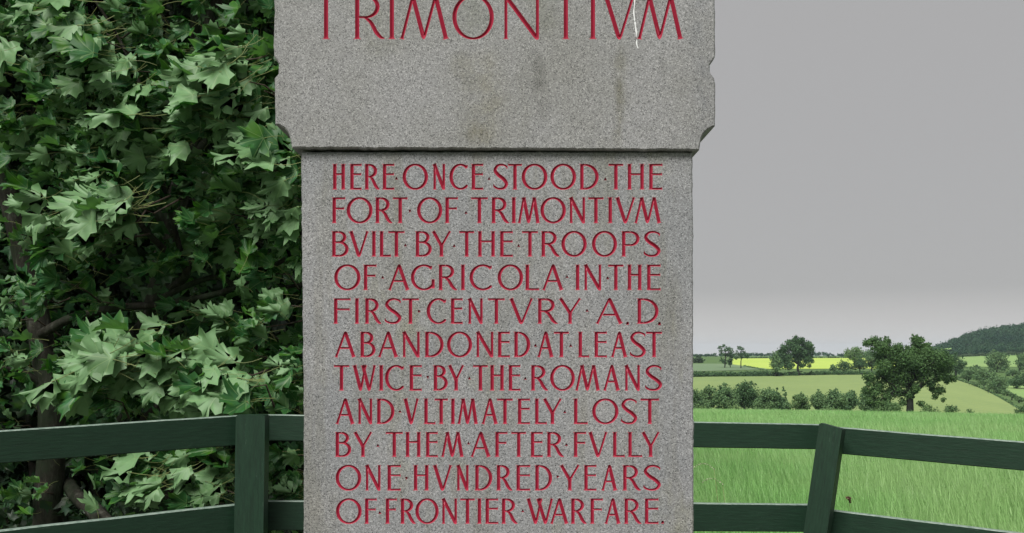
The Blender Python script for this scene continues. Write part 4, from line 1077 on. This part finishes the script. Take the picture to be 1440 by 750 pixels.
def dens(x, y, d):
    v = noise.noise(Vector((x*.012, y*.012, d*1.3)))
    dark = (40 < x < 330 and 380 < y < 470) or (y > 600 and x < 330) or (x < 60 and 200 < y < 420) or (y > 540 and x < 150)
    if 225 < x < 390 and y < 55: return random.random() < .15
    if dark and d < 7: return random.random() < .10
    return v > -.12
extra += rnd_leaves(700, (-60, 430), (-40, 330), (5.35, 5.7), (.07, .12), LG, 1.3, dens)
extra += rnd_leaves(1700, (-120, 560), (-60, 730), (5.45, 6.5), (.06, .12), LG, .7, dens)
joined('foliage', extra, LG, [M_leaf, M_stalk], syc, tb)
# upper crown above the picture, shading the inside
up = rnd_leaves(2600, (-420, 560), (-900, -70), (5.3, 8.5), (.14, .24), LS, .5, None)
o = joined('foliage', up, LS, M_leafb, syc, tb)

# a second, smaller-leaved tree behind, and ivy-grown thicket closing the view
tb2 = P(300, 600, 7.4); tb2.z = .1
t2 = empty('understorey_tree', tb2, 'dark small-leaved tree in the shade behind the sycamore', 'tree')
def rel(px, d0, d1, r0, r1, org):
    sm = catmull(px, 5); m = len(sm)
    return [(P(x, y, d0+(d1-d0)*i/(m-1))-org, r0+(r1-r0)*i/(m-1)) for i, (x, y) in enumerate(sm)]
tubes('trunk', [rel([(240, 740), (232, 600), (215, 480), (238, 330), (280, 160), (296, 40), (330, -40), (380, -200)], 7.4, 7.2, .09, .05, tb2)], M_bark, t2, 10)
for _b in [rel([(238, 330), (180, 200), (190, 60), (150, -60)], 7.3, 7.0, .035, .02, tb2), rel([(262, 230), (360, 120), (400, 60), (440, -80)], 7.3, 7.0, .03, .015, tb2), rel([(283, 100), (275, 30), (283, -60)], 7.2, 6.9, .04, .03, tb2)]: tubes('branch', [_b], M_bark, t2, 8)
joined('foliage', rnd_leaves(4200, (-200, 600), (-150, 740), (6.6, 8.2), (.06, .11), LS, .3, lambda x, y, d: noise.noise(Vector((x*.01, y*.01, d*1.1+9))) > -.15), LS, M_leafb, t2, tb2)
tb3 = P(150, 600, 9); tb3.z = .1
t3 = empty('ivy_thicket', tb3, 'dense dark ivy thicket closing the background behind the trees', 'thicket')
def thick_keep(x, y, d):
    if 385 < x < 440 and 470 < y < 515: return random.random() < .25
    return True
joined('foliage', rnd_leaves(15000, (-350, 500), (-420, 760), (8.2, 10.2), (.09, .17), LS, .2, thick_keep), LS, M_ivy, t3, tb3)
for x in (-120, -20, 60, 130, 190, 300, 380, 460): tubes('stem', [rel([(x, 800), (x+random.uniform(-30, 30), 500), (x+random.uniform(-60, 60), 200), (x+random.uniform(-80, 80), -200)], 8.6, 9, .05, .02, tb3)], M_bark, t3, 6)
def bank(n):
    x = rng.uniform(-560, 500, n); y = rng.uniform(-520, 800, n); d = rng.uniform(10.4, 11.6, n)
    keep = ~((x > 388) & (y > 478) & (y < 512) & (rng.random(n) < .8))
    x, y, d = x[keep], y[keep], d[keep]; C = np.stack([(x-720)/F*d, d, EYE-(y-HZ)/F*d], 1)-np.array(tb3)
    m = len(C); V, T = leaf_cloud([(0, 0, 0, .001)], m, .14, 1, 1); V = V.reshape(m, 4, 3)+C[:, None, :]
    return V.reshape(-1, 3), T
V, T = bank(16000); o = link('ivy_cover', npmesh('ivy_cover', V, T), t3, M_ivy); o['kind'] = 'stuff'
# low ivy and saplings on the woodland floor
fl = rnd_leaves(1500, (-250, 500), (700, 900), (5.9, 8.5), (.05, .09), LS, .1, None)
tag(joined('ground_ivy', fl, LS, M_ivy, None, Vector((0, 0, 0))), 'sparse dark ivy creeping over the woodland floor', 'ivy')

# a dry flower head and a few pale grass stalks standing above the crop
def weed(name, label, cat, x, y, d, head=None, col=None):
    b = P(x, y, d); foot = Vector((b.x+.03, d, zg(b.x, d))); root = empty(name, foot, label, cat)
    tubes('stem', [[(Vector((0, 0, 0)), .0022), (Vector((.01, 0, (b.z-foot.z)*.6)), .0018), (b-foot, .0012)]], M_stalk, root, 5)
    if head:
        cl = [((b-foot).x+random.uniform(-.012, .012), random.uniform(-.01, .01), (b-foot).z+random.uniform(-.018, .018), .009) for _ in range(6)]
        V, T = leaf_cloud(cl, 160, .0045, 1, .3); link('flower_head', npmesh('flower_head', V, T), root, col)
    else:
        pts = [(b-foot)+Vector((-.012*i, 0, .012*i-.0012*i*i)) for i in range(10)]
        V, T = leaf_cloud([(p.x, p.y, p.z, .004) for p in pts], 90, .0035, 1, .3); link('seed_head', npmesh('seed_head', V, T), root, col)
g = G('dry_brown'); M_dry = g.done((.2, .13, .085), .9)
g = G('pale_seed'); M_seed = g.done((.36, .4, .26), .8)
weed('dried_flower', 'brown dried flower head standing above the crop right of the leaning post', 'flower', 1193.5, 702, 5.7, True, M_dry)
weed('grass_stalk', 'tall pale grass stalk nodding between the rails, higher of two', 'grass stalk', 1004, 660, 5.8, False, M_seed)
weed('grass_stalk', 'pale grass stalk nodding between the rails, lower of two', 'grass stalk', 1016, 681, 5.8, False, M_seed)

# ------------------------------------------------------------------ thin summer haze
bm = bmesh.new(); bmesh.ops.create_cube(bm, size=1)
for v in bm.verts:
    v.co = Vector((v.co.x*9000, v.co.y*9400+1100, -16 if v.co.z < 0 else 60))
me = bpy.data.meshes.new('haze'); bm.to_mesh(me); bm.free()
hm = bpy.data.materials.new('haze_air'); hm.use_nodes = True; hn = hm.node_tree; hn.nodes.remove(hn.nodes['Principled BSDF'])
pv = hn.nodes.new('ShaderNodeVolumePrincipled'); pv.inputs['Density'].default_value = .00011; pv.inputs['Color'].default_value = (.72, .87, 1, 1); pv.inputs['Anisotropy'].default_value = 0
hn.links.new(pv.outputs[0], hn.nodes['Material Output'].inputs['Volume'])
o = link('haze', me, mat=hm); tag(o, kind='stuff'); o['label'] = 'thin bluish haze over the far fields and woods'; o['category'] = 'haze'
